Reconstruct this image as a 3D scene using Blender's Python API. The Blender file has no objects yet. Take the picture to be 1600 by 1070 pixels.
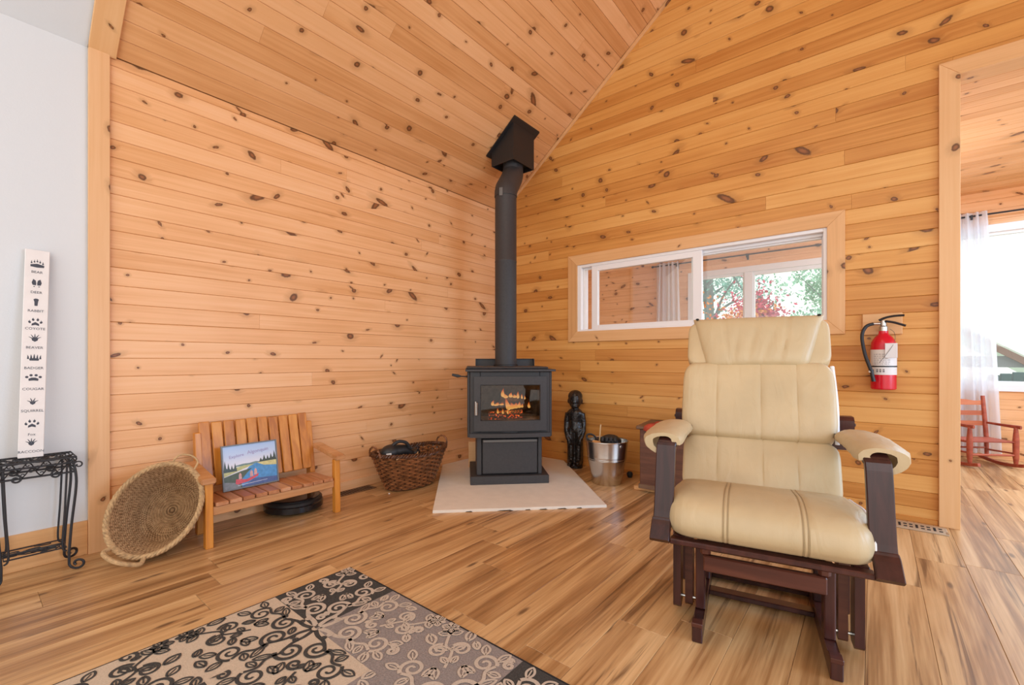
import bpy, bmesh, math, random
from mathutils import Vector, Matrix, noise
random.seed(7)
R = math.radians
S = bpy.context.scene
COL = S.collection

# ------------------------------------------------------------------ camera, world, lights, exposure
cam_d = bpy.data.cameras.new('camera')
cam_d.sensor_width = 36.0
cam_d.lens = 36.0 * 695.0 / 1600.0
cam_d.shift_y = 27.0 / 1600.0
cam_d.clip_start = 0.02
cam = bpy.data.objects.new('camera', cam_d)
COL.objects.link(cam)
cam.location = (3.1466, -3.7052, 1.0)
cam.rotation_euler = (R(90), 0, R(39.1))
S.camera = cam

world = bpy.data.worlds.new('sky')
S.world = world
world.use_nodes = True
wb = world.node_tree.nodes['Background']
wb.inputs['Color'].default_value = (1.0, 0.97, 0.93, 1)
wb.inputs['Strength'].default_value = 2.5

def area(name, loc, target, size, power, color, sy=None):
    d = bpy.data.lights.new(name, 'AREA')
    d.energy = power
    d.color = color
    d.size = size
    if sy:
        d.shape = 'RECTANGLE'
        d.size_y = sy
    o = bpy.data.objects.new(name, d)
    COL.objects.link(o)
    o.location = loc
    o.rotation_euler = (Vector(target) - Vector(loc)).to_track_quat('-Z', 'Y').to_euler()
    return o
area('living_room_fill_light', (5.2, -6.2, 2.4), (1.2, -1.6, 1.3), 2.6, 40, (0.97, 0.97, 1.0), 2.2)  # added fill behind the camera to brighten the main room
d = area('corner_fill_light', (2.5, -2.5, 3.7), (0.9, -0.9, 0.0), 0.35, 5, (1.0, 0.72, 0.42))  # added warm fill for the stove corner, no fixture there
d.data.spread = R(110)
def lamp(name, loc, power, color, rad=0.12):
    d = bpy.data.lights.new(name, 'POINT')
    d.energy = power
    d.color = color
    d.shadow_soft_size = rad
    o = bpy.data.objects.new(name, d)
    COL.objects.link(o)
    o.location = loc
lamp('sunroom_fill_light', (5.2, 1.3, 1.7), 24, (0.95, 0.98, 1.0))  # added point fill that brightens the sunroom from out of view
lamp('sunroom_fill_light', (3.22, 1.2, 2.0), 36, (0.97, 0.98, 1.0))  # second added fill, hidden between the slider and the opening
area('sunroom_floor_fill', (4.9, 1.45, 2.62), (4.7, 1.3, 0), 1.6, 120, (0.42, 0.70, 1.0))  # added cool fill facing down to lift the sunroom floor
area('right_window_light', (6.1, -1.5, 1.5), (4.0, -1.9, 0.0), 1.8, 125, (0.36, 0.64, 1.0), 1.4)

S.view_settings.view_transform = 'Standard'
S.view_settings.look = 'None'
S.view_settings.gamma = 1
S.view_settings.use_curve_mapping = False
S.view_settings.exposure = -0.53

# ------------------------------------------------------------------ object helpers
def link(o, parent=None):
    COL.objects.link(o)
    if parent is not None:
        o.parent = parent
    return o

def obj(name, bm, mat, parent=None, smooth=False, label=None, kind=None):
    me = bpy.data.meshes.new(name)
    bmesh.ops.recalc_face_normals(bm, faces=bm.faces)
    bm.to_mesh(me)
    bm.free()
    mats = mat if isinstance(mat, (list, tuple)) else [mat]
    for m in mats:
        me.materials.append(m)
    if smooth:
        for p in me.polygons:
            p.use_smooth = True
        try:
            me.set_sharp_from_angle(angle=R(38))
        except Exception:
            pass
    o = link(bpy.data.objects.new(name, me), parent)
    if label:
        o['label'] = label
    if kind:
        o['kind'] = kind
    return o

def thing(name, label, cat, loc=(0, 0, 0), rotz=0.0, group=None, rot=None):
    o = link(bpy.data.objects.new(name, None))
    o.empty_display_size = 0.1
    o.location = loc
    o.rotation_euler = rot if rot else (0, 0, R(rotz))
    o['label'] = label
    o['category'] = cat
    if group:
        o['group'] = group
    return o

def tag(o, label, cat, group=None):
    o['label'] = label
    o['category'] = cat
    if group:
        o['group'] = group
    return o

def struct(o, label, cat):
    o['kind'] = 'structure'
    o['label'] = label
    o['category'] = cat
    return o

def NB():
    return bmesh.new()

def box(bm, lo, hi, bev=0.0, M=None, mi=0):
    lo, hi = Vector(lo), Vector(hi)
    c, s = (lo + hi) / 2, hi - lo
    r = bmesh.ops.create_cube(bm, size=1.0)
    vs = r['verts']
    for v in vs:
        v.co = Vector((v.co.x * s.x, v.co.y * s.y, v.co.z * s.z)) + c
    fs = set(f for v in vs for f in v.link_faces)
    if bev > 0:
        es = list(set(e for v in vs for e in v.link_edges))
        rb = bmesh.ops.bevel(bm, geom=es, offset=min(bev, 0.45 * min(abs(s.x), abs(s.y), abs(s.z))), segments=1, affect='EDGES')
        vs = list(set([v for f in rb['faces'] for v in f.verts] + [v for v in vs if v.is_valid]))
        fs = set(f for v in vs for f in v.link_faces)
    for f in fs:
        f.material_index = mi
    if M is not None:
        for v in vs:
            v.co = M @ v.co
    return vs

def frames(pts, closed):
    n = len(pts)
    T = []
    for i in range(n):
        a = pts[(i - 1) % n] if (closed or i > 0) else pts[i]
        b = pts[(i + 1) % n] if (closed or i < n - 1) else pts[i]
        t = (b - a)
        T.append(t.normalized() if t.length > 1e-9 else Vector((0, 0, 1)))
    up = Vector((0, 0, 1)) if abs(T[0].z) < 0.9 else Vector((1, 0, 0))
    nrm = (up - T[0] * up.dot(T[0])).normalized()
    out = []
    for i in range(n):
        nrm = (nrm - T[i] * nrm.dot(T[i]))
        nrm = nrm.normalized() if nrm.length > 1e-6 else T[i].orthogonal().normalized()
        out.append((T[i], nrm, T[i].cross(nrm)))
    return out

def tube(bm, pts, r, n=8, closed=False, rs=None, flat=1.0):
    pts = [Vector(p) for p in pts]
    fr = frames(pts, closed)
    rings = []
    for i, p in enumerate(pts):
        rr = rs[i] if rs else r
        _, a, b = fr[i]
        rings.append([bm.verts.new(p + (a * math.cos(2 * math.pi * k / n) + b * math.sin(2 * math.pi * k / n) * flat) * rr) for k in range(n)])
    m = len(rings)
    for i in range(m if closed else m - 1):
        A, B = rings[i], rings[(i + 1) % m]
        for k in range(n):
            bm.faces.new((A[k], A[(k + 1) % n], B[(k + 1) % n], B[k]))
    if not closed:
        bm.faces.new(rings[0][::-1])
        bm.faces.new(rings[-1])
    return rings

def lathe(bm, prof, n=32, sx=1.0, sy=1.0, c=(0, 0, 0), closed_prof=False, caps=False, mi=0):
    rings = []
    c = Vector(c)
    for (r, z) in prof:
        rings.append([bm.verts.new(c + Vector((r * sx * math.cos(2 * math.pi * k / n), r * sy * math.sin(2 * math.pi * k / n), z))) for k in range(n)])
    m = len(rings)
    fs = []
    for i in range(m if closed_prof else m - 1):
        A, B = rings[i], rings[(i + 1) % m]
        for k in range(n):
            fs.append(bm.faces.new((A[k], A[(k + 1) % n], B[(k + 1) % n], B[k])))
    if caps:
        fs.append(bm.faces.new(rings[0][::-1]))
        fs.append(bm.faces.new(rings[-1]))
    for f in fs:
        f.material_index = mi
    return rings

def prism(bm, poly, d0, d1, M=None, mi=0):
    """poly in local XY, extruded along local Z."""
    a = [Vector((p[0], p[1], d0)) for p in poly]
    b = [Vector((p[0], p[1], d1)) for p in poly]
    if M is not None:
        a = [M @ v for v in a]
        b = [M @ v for v in b]
    A = [bm.verts.new(v) for v in a]
    B = [bm.verts.new(v) for v in b]
    n = len(poly)
    fs = [bm.faces.new(A[::-1]), bm.faces.new(B)]
    for i in range(n):
        fs.append(bm.faces.new((A[i], A[(i + 1) % n], B[(i + 1) % n], B[i])))
    for f in fs:
        f.material_index = mi

def strip_sweep(bm, path, th, x0, x1, bev=0.0):
    """flat strip: path of (y,z) points, thickness th, wide from x0 to x1 (x0/x1 numbers or lists along the path)"""
    n = len(path)
    P = [Vector((0, p[0], p[1])) for p in path]
    ring = []
    for i in range(n):
        a = P[max(0, i - 1)]
        b = P[min(n - 1, i + 1)]
        t = (b - a).normalized()
        nr = Vector((0, -t.z, t.y))
        xa = x0[i] if isinstance(x0, (list, tuple)) else x0
        xb = x1[i] if isinstance(x1, (list, tuple)) else x1
        u, d = P[i] + nr * th / 2, P[i] - nr * th / 2
        c = 0.003
        q = [u + Vector((xa + c, 0, 0)), u + Vector((xb - c, 0, 0)), u - nr * c + Vector((xb, 0, 0)), d + nr * c + Vector((xb, 0, 0)),
             d + Vector((xb - c, 0, 0)), d + Vector((xa + c, 0, 0)), d + nr * c + Vector((xa, 0, 0)), u - nr * c + Vector((xa, 0, 0))]
        ring.append([bm.verts.new(v) for v in q])
    for i in range(n - 1):
        for k in range(8):
            bm.faces.new((ring[i][k], ring[i][(k + 1) % 8], ring[i + 1][(k + 1) % 8], ring[i + 1][k]))
    bm.faces.new(ring[0])
    bm.faces.new(ring[-1][::-1])

def smooth_path(pts, k=6, closed=False):
    pts = [Vector(p) for p in pts]
    n = len(pts)
    out = []
    seg = n if closed else n - 1
    for i in range(seg):
        p0 = pts[(i - 1) % n] if (closed or i > 0) else pts[i]
        p1, p2 = pts[i % n], pts[(i + 1) % n]
        p3 = pts[(i + 2) % n] if (closed or i + 2 < n) else p2
        for j in range(k):
            t = j / k
            out.append(0.5 * ((2 * p1) + (p2 - p0) * t + (2 * p0 - 5 * p1 + 4 * p2 - p3) * t * t + (3 * p1 - p0 - 3 * p2 + p3) * t ** 3))
    if not closed:
        out.append(pts[-1])
    return out

def text_bm(body, size, M, extrude=0.0004):
    cu = bpy.data.curves.new('text', 'FONT')
    cu.body = body
    cu.size = size
    cu.extrude = extrude
    cu.align_x = 'CENTER'
    cu.resolution_u = 2
    o = bpy.data.objects.new('text', cu)
    COL.objects.link(o)
    dg = bpy.context.evaluated_depsgraph_get()
    me = bpy.data.meshes.new_from_object(o.evaluated_get(dg))
    me.transform(M)
    bpy.data.objects.remove(o)
    bpy.data.curves.remove(cu)
    return me

def bake(o):
    """apply the modifiers of o"""
    dg = bpy.context.evaluated_depsgraph_get()
    me = bpy.data.meshes.new_from_object(o.evaluated_get(dg))
    o.modifiers.clear()
    o.data = me
    for p in me.polygons:
        p.use_smooth = True

# ------------------------------------------------------------------ material helpers
def new_mat(name):
    m = bpy.data.materials.new(name)
    m.use_nodes = True
    nt = m.node_tree
    b = nt.nodes['Principled BSDF']
    return m, nt, b

def nd(nt, typ, **kw):
    n = nt.nodes.new(typ)
    for k, v in kw.items():
        setattr(n, k, v)
    return n

def mth(nt, op, a, b=None, c=None, clamp=False):
    n = nd(nt, 'ShaderNodeMath', operation=op)
    n.use_clamp = clamp
    for i, v in enumerate((a, b, c)):
        if v is None:
            continue
        if isinstance(v, (int, float)):
            n.inputs[i].default_value = v
        else:
            nt.links.new(v, n.inputs[i])
    return n.outputs[0]

def ramp(nt, fac, stops, interp='LINEAR'):
    n = nd(nt, 'ShaderNodeValToRGB')
    n.color_ramp.interpolation = interp
    els = n.color_ramp.elements
    while len(els) < len(stops):
        els.new(0.5)
    for e, (p, c) in zip(els, stops):
        e.position = p
        e.color = (*c, 1) if len(c) == 3 else c
    nt.links.new(fac, n.inputs[0])
    return n.outputs[0]

def mixc(nt, fac, a, b, typ='MIX'):
    n = nd(nt, 'ShaderNodeMix', data_type='RGBA', blend_type=typ)
    for sock, v in ((n.inputs[0], fac), (n.inputs[6], a), (n.inputs[7], b)):
        if isinstance(v, (int, float)):
            sock.default_value = v
        elif isinstance(v, (tuple, list)):
            sock.default_value = (*v, 1) if len(v) == 3 else v
        else:
            nt.links.new(v, sock)
    return n.outputs[2]

def smooth(nt, v, lo, hi, a=0.0, b=1.0):
    n = nd(nt, 'ShaderNodeMapRange', interpolation_type='SMOOTHSTEP')
    nt.links.new(v, n.inputs[0])
    for i, x in ((1, lo), (2, hi), (3, a), (4, b)):
        if isinstance(x, (int, float)):
            n.inputs[i].default_value = x
        else:
            nt.links.new(x, n.inputs[i])
    return n.outputs[0]

def bump(nt, b, h, dist=0.002, strength=1.0):
    n = nd(nt, 'ShaderNodeBump')
    n.inputs['Distance'].default_value = dist
    n.inputs['Strength'].default_value = strength
    nt.links.new(h, n.inputs['Height'])
    nt.links.new(n.outputs[0], b.inputs['Normal'])

def coords(nt, scale=(1, 1, 1), axis='x', per_object=True):
    """object coordinates with the grain axis turned to X, shifted per object, then scaled"""
    tc = nd(nt, 'ShaderNodeTexCoord')
    oi = nd(nt, 'ShaderNodeObjectInfo')
    sep = nd(nt, 'ShaderNodeSeparateXYZ')
    nt.links.new(tc.outputs['Object'], sep.inputs[0])
    order = {'x': (0, 1, 2), 'y': (1, 0, 2), 'z': (2, 0, 1)}[axis]
    cmb = nd(nt, 'ShaderNodeCombineXYZ')
    rr = oi.outputs['Random']
    for i in range(3):
        v = sep.outputs[order[i]]
        if per_object:
            v = mth(nt, 'ADD', v, mth(nt, 'MULTIPLY', rr, (37.3, 11.7, 5.1)[i]))
        nt.links.new(v, cmb.inputs[i])
    mp = nd(nt, 'ShaderNodeMapping')
    mp.inputs['Scale'].default_value = scale
    nt.links.new(cmb.outputs[0], mp.inputs[0])
    return cmb.outputs[0], mp.outputs[0], rr

def noise_tex(nt, vec, scale=1.0, detail=3.0, rough=0.55, dist=0.0):
    n = nd(nt, 'ShaderNodeTexNoise')
    n.inputs['Scale'].default_value = scale
    n.inputs['Detail'].default_value = detail
    n.inputs['Roughness'].default_value = rough
    n.inputs['Distortion'].default_value = dist
    nt.links.new(vec, n.inputs['Vector'])
    return n.outputs['Fac']

def plain(name, color, rough=0.5, metal=0.0, nscale=0, namt=0.0, bscale=0, bdist=0.001, spec=0.5, emit=None):
    m, nt, b = new_mat(name)
    b.inputs['Base Color'].default_value = (*color, 1)
    b.inputs['Roughness'].default_value = rough
    b.inputs['Metallic'].default_value = metal
    b.inputs['Specular IOR Level'].default_value = spec
    if nscale:
        raw, v, rr = coords(nt)
        f = noise_tex(nt, raw, nscale, 4)
        dk = tuple(c * (1 - namt) for c in color)
        lt = tuple(min(1, c * (1 + namt)) for c in color)
        nt.links.new(ramp(nt, f, [(0.3, dk), (0.7, lt)]), b.inputs['Base Color'])
    if bscale:
        raw, v, rr = coords(nt)
        bump(nt, b, noise_tex(nt, raw, bscale, 3), bdist, 0.6)
    if emit:
        b.inputs['Emission Color'].default_value = (*emit[0], 1)
        b.inputs['Emission Strength'].default_value = emit[1]
    return m

def pine(name, light, mid, deep, knot=(0.10, 0.035, 0.012), axis='x', density=0.50, rough=0.42, ksize=1.25, ku=3.6, kv=9.0, var=0.30):
    """knotty softwood; grain along the piece's own long axis"""
    m, nt, b = new_mat(name)
    raw, v, rr = coords(nt, (1, 1, 1), axis)
    # knots: one candidate per voronoi cell
    mp = nd(nt, 'ShaderNodeMapping')
    mp.inputs['Scale'].default_value = (ku, kv, 1)
    nt.links.new(raw, mp.inputs[0])
    vo = nd(nt, 'ShaderNodeTexVoronoi', voronoi_dimensions='2D', feature='F1')
    vo.inputs['Scale'].default_value = 1.0
    vo.inputs['Randomness'].default_value = 0.85
    nt.links.new(mp.outputs[0], vo.inputs['Vector'])
    dv = nd(nt, 'ShaderNodeVectorMath', operation='SUBTRACT')
    nt.links.new(mp.outputs[0], dv.inputs[0])
    nt.links.new(vo.outputs['Position'], dv.inputs[1])
    sp = nd(nt, 'ShaderNodeSeparateXYZ')
    nt.links.new(dv.outputs[0], sp.inputs[0])
    sc = nd(nt, 'ShaderNodeSeparateColor')
    nt.links.new(vo.outputs['Color'], sc.inputs[0])
    cr, cg, cb = sc.outputs[0], sc.outputs[1], sc.outputs[2]
    ux, uy = mth(nt, 'DIVIDE', sp.outputs[0], ku), mth(nt, 'DIVIDE', sp.outputs[1], kv)
    rot = mth(nt, 'MULTIPLY', mth(nt, 'SUBTRACT', mth(nt, 'FRACT', mth(nt, 'MULTIPLY', cg, 17.3)), 0.5), 1.9)
    ca, sa = mth(nt, 'COSINE', rot), mth(nt, 'SINE', rot)
    dx = mth(nt, 'ADD', mth(nt, 'MULTIPLY', ux, ca), mth(nt, 'MULTIPLY', uy, sa))
    dy = mth(nt, 'SUBTRACT', mth(nt, 'MULTIPLY', uy, ca), mth(nt, 'MULTIPLY', ux, sa))
    dx = mth(nt, 'MULTIPLY', dx, mth(nt, 'ADD', mth(nt, 'MULTIPLY', mth(nt, 'POWER', cg, 0.6), 0.72), 0.24))
    # a little irregularity
    wob = noise_tex(nt, raw, 60, 2)
    dd = mth(nt, 'SQRT', mth(nt, 'ADD', mth(nt, 'MULTIPLY', dx, dx), mth(nt, 'MULTIPLY', dy, dy)))
    dd = mth(nt, 'ADD', dd, mth(nt, 'MULTIPLY', mth(nt, 'SUBTRACT', wob, 0.5), 0.010))
    rad = mth(nt, 'MULTIPLY', mth(nt, 'ADD', mth(nt, 'MULTIPLY', mth(nt, 'MULTIPLY', cb, mth(nt, 'MULTIPLY', cb, cb)), 0.015), 0.0050), ksize)
    present = mth(nt, 'LESS_THAN', cr, density)
    q = mth(nt, 'DIVIDE', dd, rad)
    kmask = mth(nt, 'MULTIPLY', smooth(nt, q, 0.75, 1.15, 1.0, 0.0), present)
    halo = mth(nt, 'MULTIPLY', smooth(nt, q, 0.9, 3.2, 1.0, 0.0), present)
    core = smooth(nt, q, 0.15, 0.8, 0.0, 1.0)
    # grain, warped round the knots
    gv = nd(nt, 'ShaderNodeCombineXYZ')
    s2 = nd(nt, 'ShaderNodeSeparateXYZ')
    nt.links.new(raw, s2.inputs[0])
    warp = mth(nt, 'MULTIPLY', halo, 0.02)
    nt.links.new(mth(nt, 'MULTIPLY', s2.outputs[0], 1.1), gv.inputs[0])
    nt.links.new(mth(nt, 'MULTIPLY', mth(nt, 'ADD', s2.outputs[1], warp), 42.0), gv.inputs[1])
    nt.links.new(mth(nt, 'MULTIPLY', s2.outputs[2], 42.0), gv.inputs[2])
    g1 = noise_tex(nt, gv.outputs[0], 1.0, 4, 0.6, 0.4)
    g2 = noise_tex(nt, raw, 1.7, 2)
    tone = mth(nt, 'ADD', mth(nt, 'MULTIPLY', g1, 0.55), mth(nt, 'MULTIPLY', g2, 0.30))
    oi = nd(nt, 'ShaderNodeObjectInfo')
    r2 = mth(nt, 'FRACT', mth(nt, 'MULTIPLY', oi.outputs['Random'], 91.7))
    tone = mth(nt, 'ADD', tone, mth(nt, 'MULTIPLY', mth(nt, 'SUBTRACT', r2, 0.5), var))
    base = ramp(nt, tone, [(0.16, deep), (0.44, mid), (0.72, light)])
    base = mixc(nt, mth(nt, 'MULTIPLY', halo, 0.38), base, tuple(c * 0.62 for c in deep))
    kcol = mixc(nt, core, tuple(min(1, c * 3.0) for c in knot), knot)
    base = mixc(nt, mth(nt, 'MULTIPLY', kmask, 0.93), base, kcol)
    nt.links.new(base, b.inputs['Base Color'])
    b.inputs['Roughness'].default_value = rough
    b.inputs['Specular IOR Level'].default_value = 0.35
    bump(nt, b, g1, 0.0012, 0.25)
    return m

def wood(name, a, b_, c, axis='x', gscale=26.0, rough=0.4, spec=0.5):
    m, nt, b = new_mat(name)
    raw, v, rr = coords(nt, (1.6, gscale, gscale), axis)
    g = noise_tex(nt, v, 1.0, 4, 0.6, 0.5)
    oi = nd(nt, 'ShaderNodeObjectInfo')
    g = mth(nt, 'ADD', g, mth(nt, 'MULTIPLY', mth(nt, 'SUBTRACT', oi.outputs['Random'], 0.5), 0.22))
    nt.links.new(ramp(nt, g, [(0.3, a), (0.5, b_), (0.7, c)]), b.inputs['Base Color'])
    b.inputs['Roughness'].default_value = rough
    b.inputs['Specular IOR Level'].default_value = spec
    bump(nt, b, g, 0.0008, 0.25)
    return m

def glass(name, tint=(1, 1, 1), refl=0.07):
    m = bpy.data.materials.new(name)
    m.use_nodes = True
    nt = m.node_tree
    nt.nodes.clear()
    out = nd(nt, 'ShaderNodeOutputMaterial')
    tr = nd(nt, 'ShaderNodeBsdfTransparent')
    tr.inputs[0].default_value = (*tint, 1)
    gl = nd(nt, 'ShaderNodeBsdfGlossy')
    gl.inputs['Roughness'].default_value = 0.02
    mx = nd(nt, 'ShaderNodeMixShader')
    mx.inputs[0].default_value = refl
    nt.links.new(tr.outputs[0], mx.inputs[1])
    nt.links.new(gl.outputs[0], mx.inputs[2])
    nt.links.new(mx.outputs[0], out.inputs[0])
    return m

def sheer(name, color, transp=0.35):
    m = bpy.data.materials.new(name)
    m.use_nodes = True
    nt = m.node_tree
    nt.nodes.clear()
    out = nd(nt, 'ShaderNodeOutputMaterial')
    df = nd(nt, 'ShaderNodeBsdfDiffuse')
    df.inputs[0].default_value = (*color, 1)
    tl = nd(nt, 'ShaderNodeBsdfTranslucent')
    tl.inputs[0].default_value = (*color, 1)
    tr = nd(nt, 'ShaderNodeBsdfTransparent')
    m1 = nd(nt, 'ShaderNodeMixShader')
    m1.inputs[0].default_value = 0.55
    m2 = nd(nt, 'ShaderNodeMixShader')
    m2.inputs[0].default_value = transp
    nt.links.new(df.outputs[0], m1.inputs[1])
    nt.links.new(tl.outputs[0], m1.inputs[2])
    nt.links.new(m1.outputs[0], m2.inputs[1])
    nt.links.new(tr.outputs[0], m2.inputs[2])
    nt.links.new(m2.outputs[0], out.inputs[0])
    return m

def laminate(name):
    m, nt, b = new_mat(name)
    raw, v, rr = coords(nt, (1, 1, 1), 'x')
    mp1 = nd(nt, 'ShaderNodeMapping')
    mp1.inputs['Scale'].default_value = (0.7, 12, 1)
    nt.links.new(raw, mp1.inputs[0])
    big = noise_tex(nt, mp1.outputs[0], 1.0, 3, 0.55, 0.7)
    mp2 = nd(nt, 'ShaderNodeMapping')
    mp2.inputs['Scale'].default_value = (3.0, 95, 1)
    nt.links.new(raw, mp2.inputs[0])
    fine = noise_tex(nt, mp2.outputs[0], 1.0, 3, 0.6)
    mp3 = nd(nt, 'ShaderNodeMapping')
    mp3.inputs['Scale'].default_value = (0.6, 17, 1)
    nt.links.new(raw, mp3.inputs[0])
    streak = noise_tex(nt, mp3.outputs[0], 1.0, 4, 0.65, 1.2)
    tone = mth(nt, 'ADD', mth(nt, 'MULTIPLY', big, 0.72), mth(nt, 'MULTIPLY', fine, 0.28))
    oi = nd(nt, 'ShaderNodeObjectInfo')
    r2 = mth(nt, 'FRACT', mth(nt, 'MULTIPLY', oi.outputs['Random'], 53.3))
    tone = mth(nt, 'ADD', tone, mth(nt, 'MULTIPLY', mth(nt, 'SUBTRACT', r2, 0.5), 0.11))
    base = ramp(nt, tone, [(0.25, (0.17, 0.078, 0.026)), (0.41, (0.36, 0.180, 0.068)), (0.53, (0.55, 0.318, 0.138)), (0.68, (0.70, 0.45, 0.22))])
    dark = smooth(nt, streak, 0.55, 0.70, 0.0, 0.85)
    base = mixc(nt, dark, base, (0.12, 0.050, 0.018))
    vo = nd(nt, 'ShaderNodeTexVoronoi', voronoi_dimensions='2D')
    mp4 = nd(nt, 'ShaderNodeMapping')
    mp4.inputs['Scale'].default_value = (1.1, 4.0, 1)
    nt.links.new(raw, mp4.inputs[0])
    nt.links.new(mp4.outputs[0], vo.inputs['Vector'])
    vo.inputs['Scale'].default_value = 1.0
    kn = smooth(nt, vo.outputs['Distance'], 0.015, 0.06, 0.8, 0.0)
    base = mixc(nt, kn, base, (0.10, 0.045, 0.02))
    nt.links.new(base, b.inputs['Base Color'])
    b.inputs['Roughness'].default_value = 0.30
    b.inputs['Specular IOR Level'].default_value = 0.5
    bump(nt, b, fine, 0.0006, 0.3)
    return m

def leather(name, color):
    m, nt, b = new_mat(name)
    raw, v, rr = coords(nt)
    big = noise_tex(nt, raw, 5, 3)
    base = ramp(nt, big, [(0.3, tuple(c * 0.9 for c in color)), (0.7, tuple(min(1, c * 1.06) for c in color))])
    nt.links.new(base, b.inputs['Base Color'])
    b.inputs['Roughness'].default_value = 0.42
    b.inputs['Specular IOR Level'].default_value = 0.45
    mp = nd(nt, 'ShaderNodeMapping')
    mp.inputs['Scale'].default_value = (9, 4, 4)
    nt.links.new(raw, mp.inputs[0])
    wr = noise_tex(nt, mp.outputs[0], 1.5, 3, 0.5, 1.5)
    gr = noise_tex(nt, raw, 260, 2)
    h = mth(nt, 'ADD', mth(nt, 'MULTIPLY', wr, 1.0), mth(nt, 'MULTIPLY', gr, 0.06))
    bump(nt, b, h, 0.008, 0.45)
    return m

def woven(name, dark, light, sx, sy, sz):
    """fibre with two crossing ripples for fine relief"""
    m, nt, b = new_mat(name)
    raw, v, rr = coords(nt, (1, 1, 1), 'x', False)
    s = nd(nt, 'ShaderNodeSeparateXYZ')
    nt.links.new(raw, s.inputs[0])
    ang = mth(nt, 'ARCTAN2', s.outputs[1], s.outputs[0])
    a = mth(nt, 'SINE', mth(nt, 'MULTIPLY', ang, sx))
    z = mth(nt, 'SINE', mth(nt, 'MULTIPLY', s.outputs[2], sz))
    rad = mth(nt, 'SQRT', mth(nt, 'ADD', mth(nt, 'MULTIPLY', s.outputs[0], s.outputs[0]), mth(nt, 'MULTIPLY', s.outputs[1], s.outputs[1])))
    rr_ = mth(nt, 'SINE', mth(nt, 'MULTIPLY', rad, sy))
    nz = noise_tex(nt, raw, 45, 3, 0.7)
    h = mth(nt, 'ADD', mth(nt, 'MULTIPLY', mth(nt, 'MULTIPLY', a, mth(nt, 'ADD', z, rr_)), 0.16), mth(nt, 'ADD', nz, 0.0))
    nt.links.new(ramp(nt, h, [(0.22, dark), (0.75, light)]), b.inputs['Base Color'])
    b.inputs['Roughness'].default_value = 0.85
    b.inputs['Specular IOR Level'].default_value = 0.2
    bump(nt, b, h, 0.004, 0.9)
    return m

M = {}
M['pine_left'] = pine('pine_left', (0.90, 0.565, 0.325), (0.82, 0.455, 0.222), (0.66, 0.305, 0.105), var=0.16)
M['pine_right'] = pine('pine_right', (0.76, 0.415, 0.135), (0.66, 0.31, 0.078), (0.48, 0.18, 0.034), var=0.36)
M['pine_ceiling'] = pine('pine_ceiling', (0.83, 0.49, 0.255), (0.74, 0.395, 0.175), (0.58, 0.265, 0.09), density=0.5)
M['pine_trim'] = pine('pine_trim', (0.78, 0.475, 0.235), (0.71, 0.395, 0.172), (0.58, 0.30, 0.115), density=0.55, ku=2.2, kv=6.0, ksize=1.15)
M['pine_post'] = pine('pine_post', (0.78, 0.475, 0.25), (0.71, 0.395, 0.185), (0.58, 0.30, 0.125), density=0.8, ku=2.0, kv=7.0, ksize=1.7)
M['gap'] = plain('joint_backing_wood', (0.46, 0.23, 0.09), 0.8)  # brown of the backing slabs behind the boards
M['floor'] = laminate('laminate_floor')
M['plaster'] = plain('white_plaster', (0.66, 0.685, 0.705), 0.75, bscale=90, bdist=0.0008)
M['white'] = plain('white_vinyl', (0.82, 0.80, 0.80), 0.35)
M['glass'] = glass('window_glass', (0.97, 0.99, 0.985), 0.055)
M['stove_glass'] = glass('stove_glass', (0.80, 0.74, 0.68), 0.03)
M['steel_black'] = plain('matt_black_steel', (0.036, 0.034, 0.036), 0.55, 0.0, 60, 0.12)
M['steel_dark'] = plain('dark_steel', (0.014, 0.013, 0.014), 0.5)
M['nickel'] = plain('brushed_nickel', (0.55, 0.53, 0.50), 0.3, 1.0)
M['grey_steel'] = plain('grey_steel', (0.16, 0.155, 0.15), 0.4, 0.6)
M['brick'] = plain('firebrick', (0.16, 0.125, 0.09), 0.9, 0, 30, 0.4)
M['iron'] = plain('wrought_iron', (0.013, 0.013, 0.016), 0.45)
M['board'] = plain('cement_board', (0.74, 0.68, 0.60), 0.7, 0, 14, 0.04, 120, 0.0006)
M['mahogany'] = wood('mahogany_stain', (0.026, 0.007, 0.006), (0.045, 0.012, 0.010), (0.070, 0.020, 0.015), 'z', 30, 0.28, 0.5)
M['mahogany_red'] = wood('mahogany_red_stain', (0.060, 0.016, 0.010), (0.095, 0.026, 0.016), (0.13, 0.04, 0.022), 'x', 30, 0.3, 0.5)
M['leather'] = leather('cream_leather', (0.53, 0.405, 0.235))
M['seam'] = plain('seam_thread', (0.36, 0.26, 0.14), 0.7)
M['edge_highlight_white'] = plain('painted_highlight_white', (0.80, 0.80, 0.82), 0.7)  # highlight colour for the painted window light on the cushion edges
M['bench'] = wood('orange_varnish', (0.42, 0.135, 0.016), (0.58, 0.215, 0.026), (0.68, 0.29, 0.05), 'z', 22, 0.35)
M['bench_seat'] = wood('worn_varnish', (0.33, 0.12, 0.045), (0.45, 0.19, 0.08), (0.58, 0.31, 0.17), 'y', 22, 0.38)
M['bench_x'] = wood('orange_varnish_rail', (0.40, 0.16, 0.05), (0.52, 0.25, 0.10), (0.62, 0.34, 0.16), 'x', 22, 0.38)
M['black_gloss'] = plain('black_gloss', (0.012, 0.012, 0.013), 0.12)
M['black'] = plain('black_plastic', (0.014, 0.014, 0.015), 0.45)
M['rubber'] = plain('black_rubber', (0.02, 0.02, 0.022), 0.6)
M['carved'] = plain('black_carved_wood', (0.017, 0.013, 0.011), 0.27, 0, 25, 0.5, 28, 0.012)
M['galv'] = plain('galvanised_steel', (0.62, 0.60, 0.57), 0.24, 1.0, 0, 0, 30, 0.0006)
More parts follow.
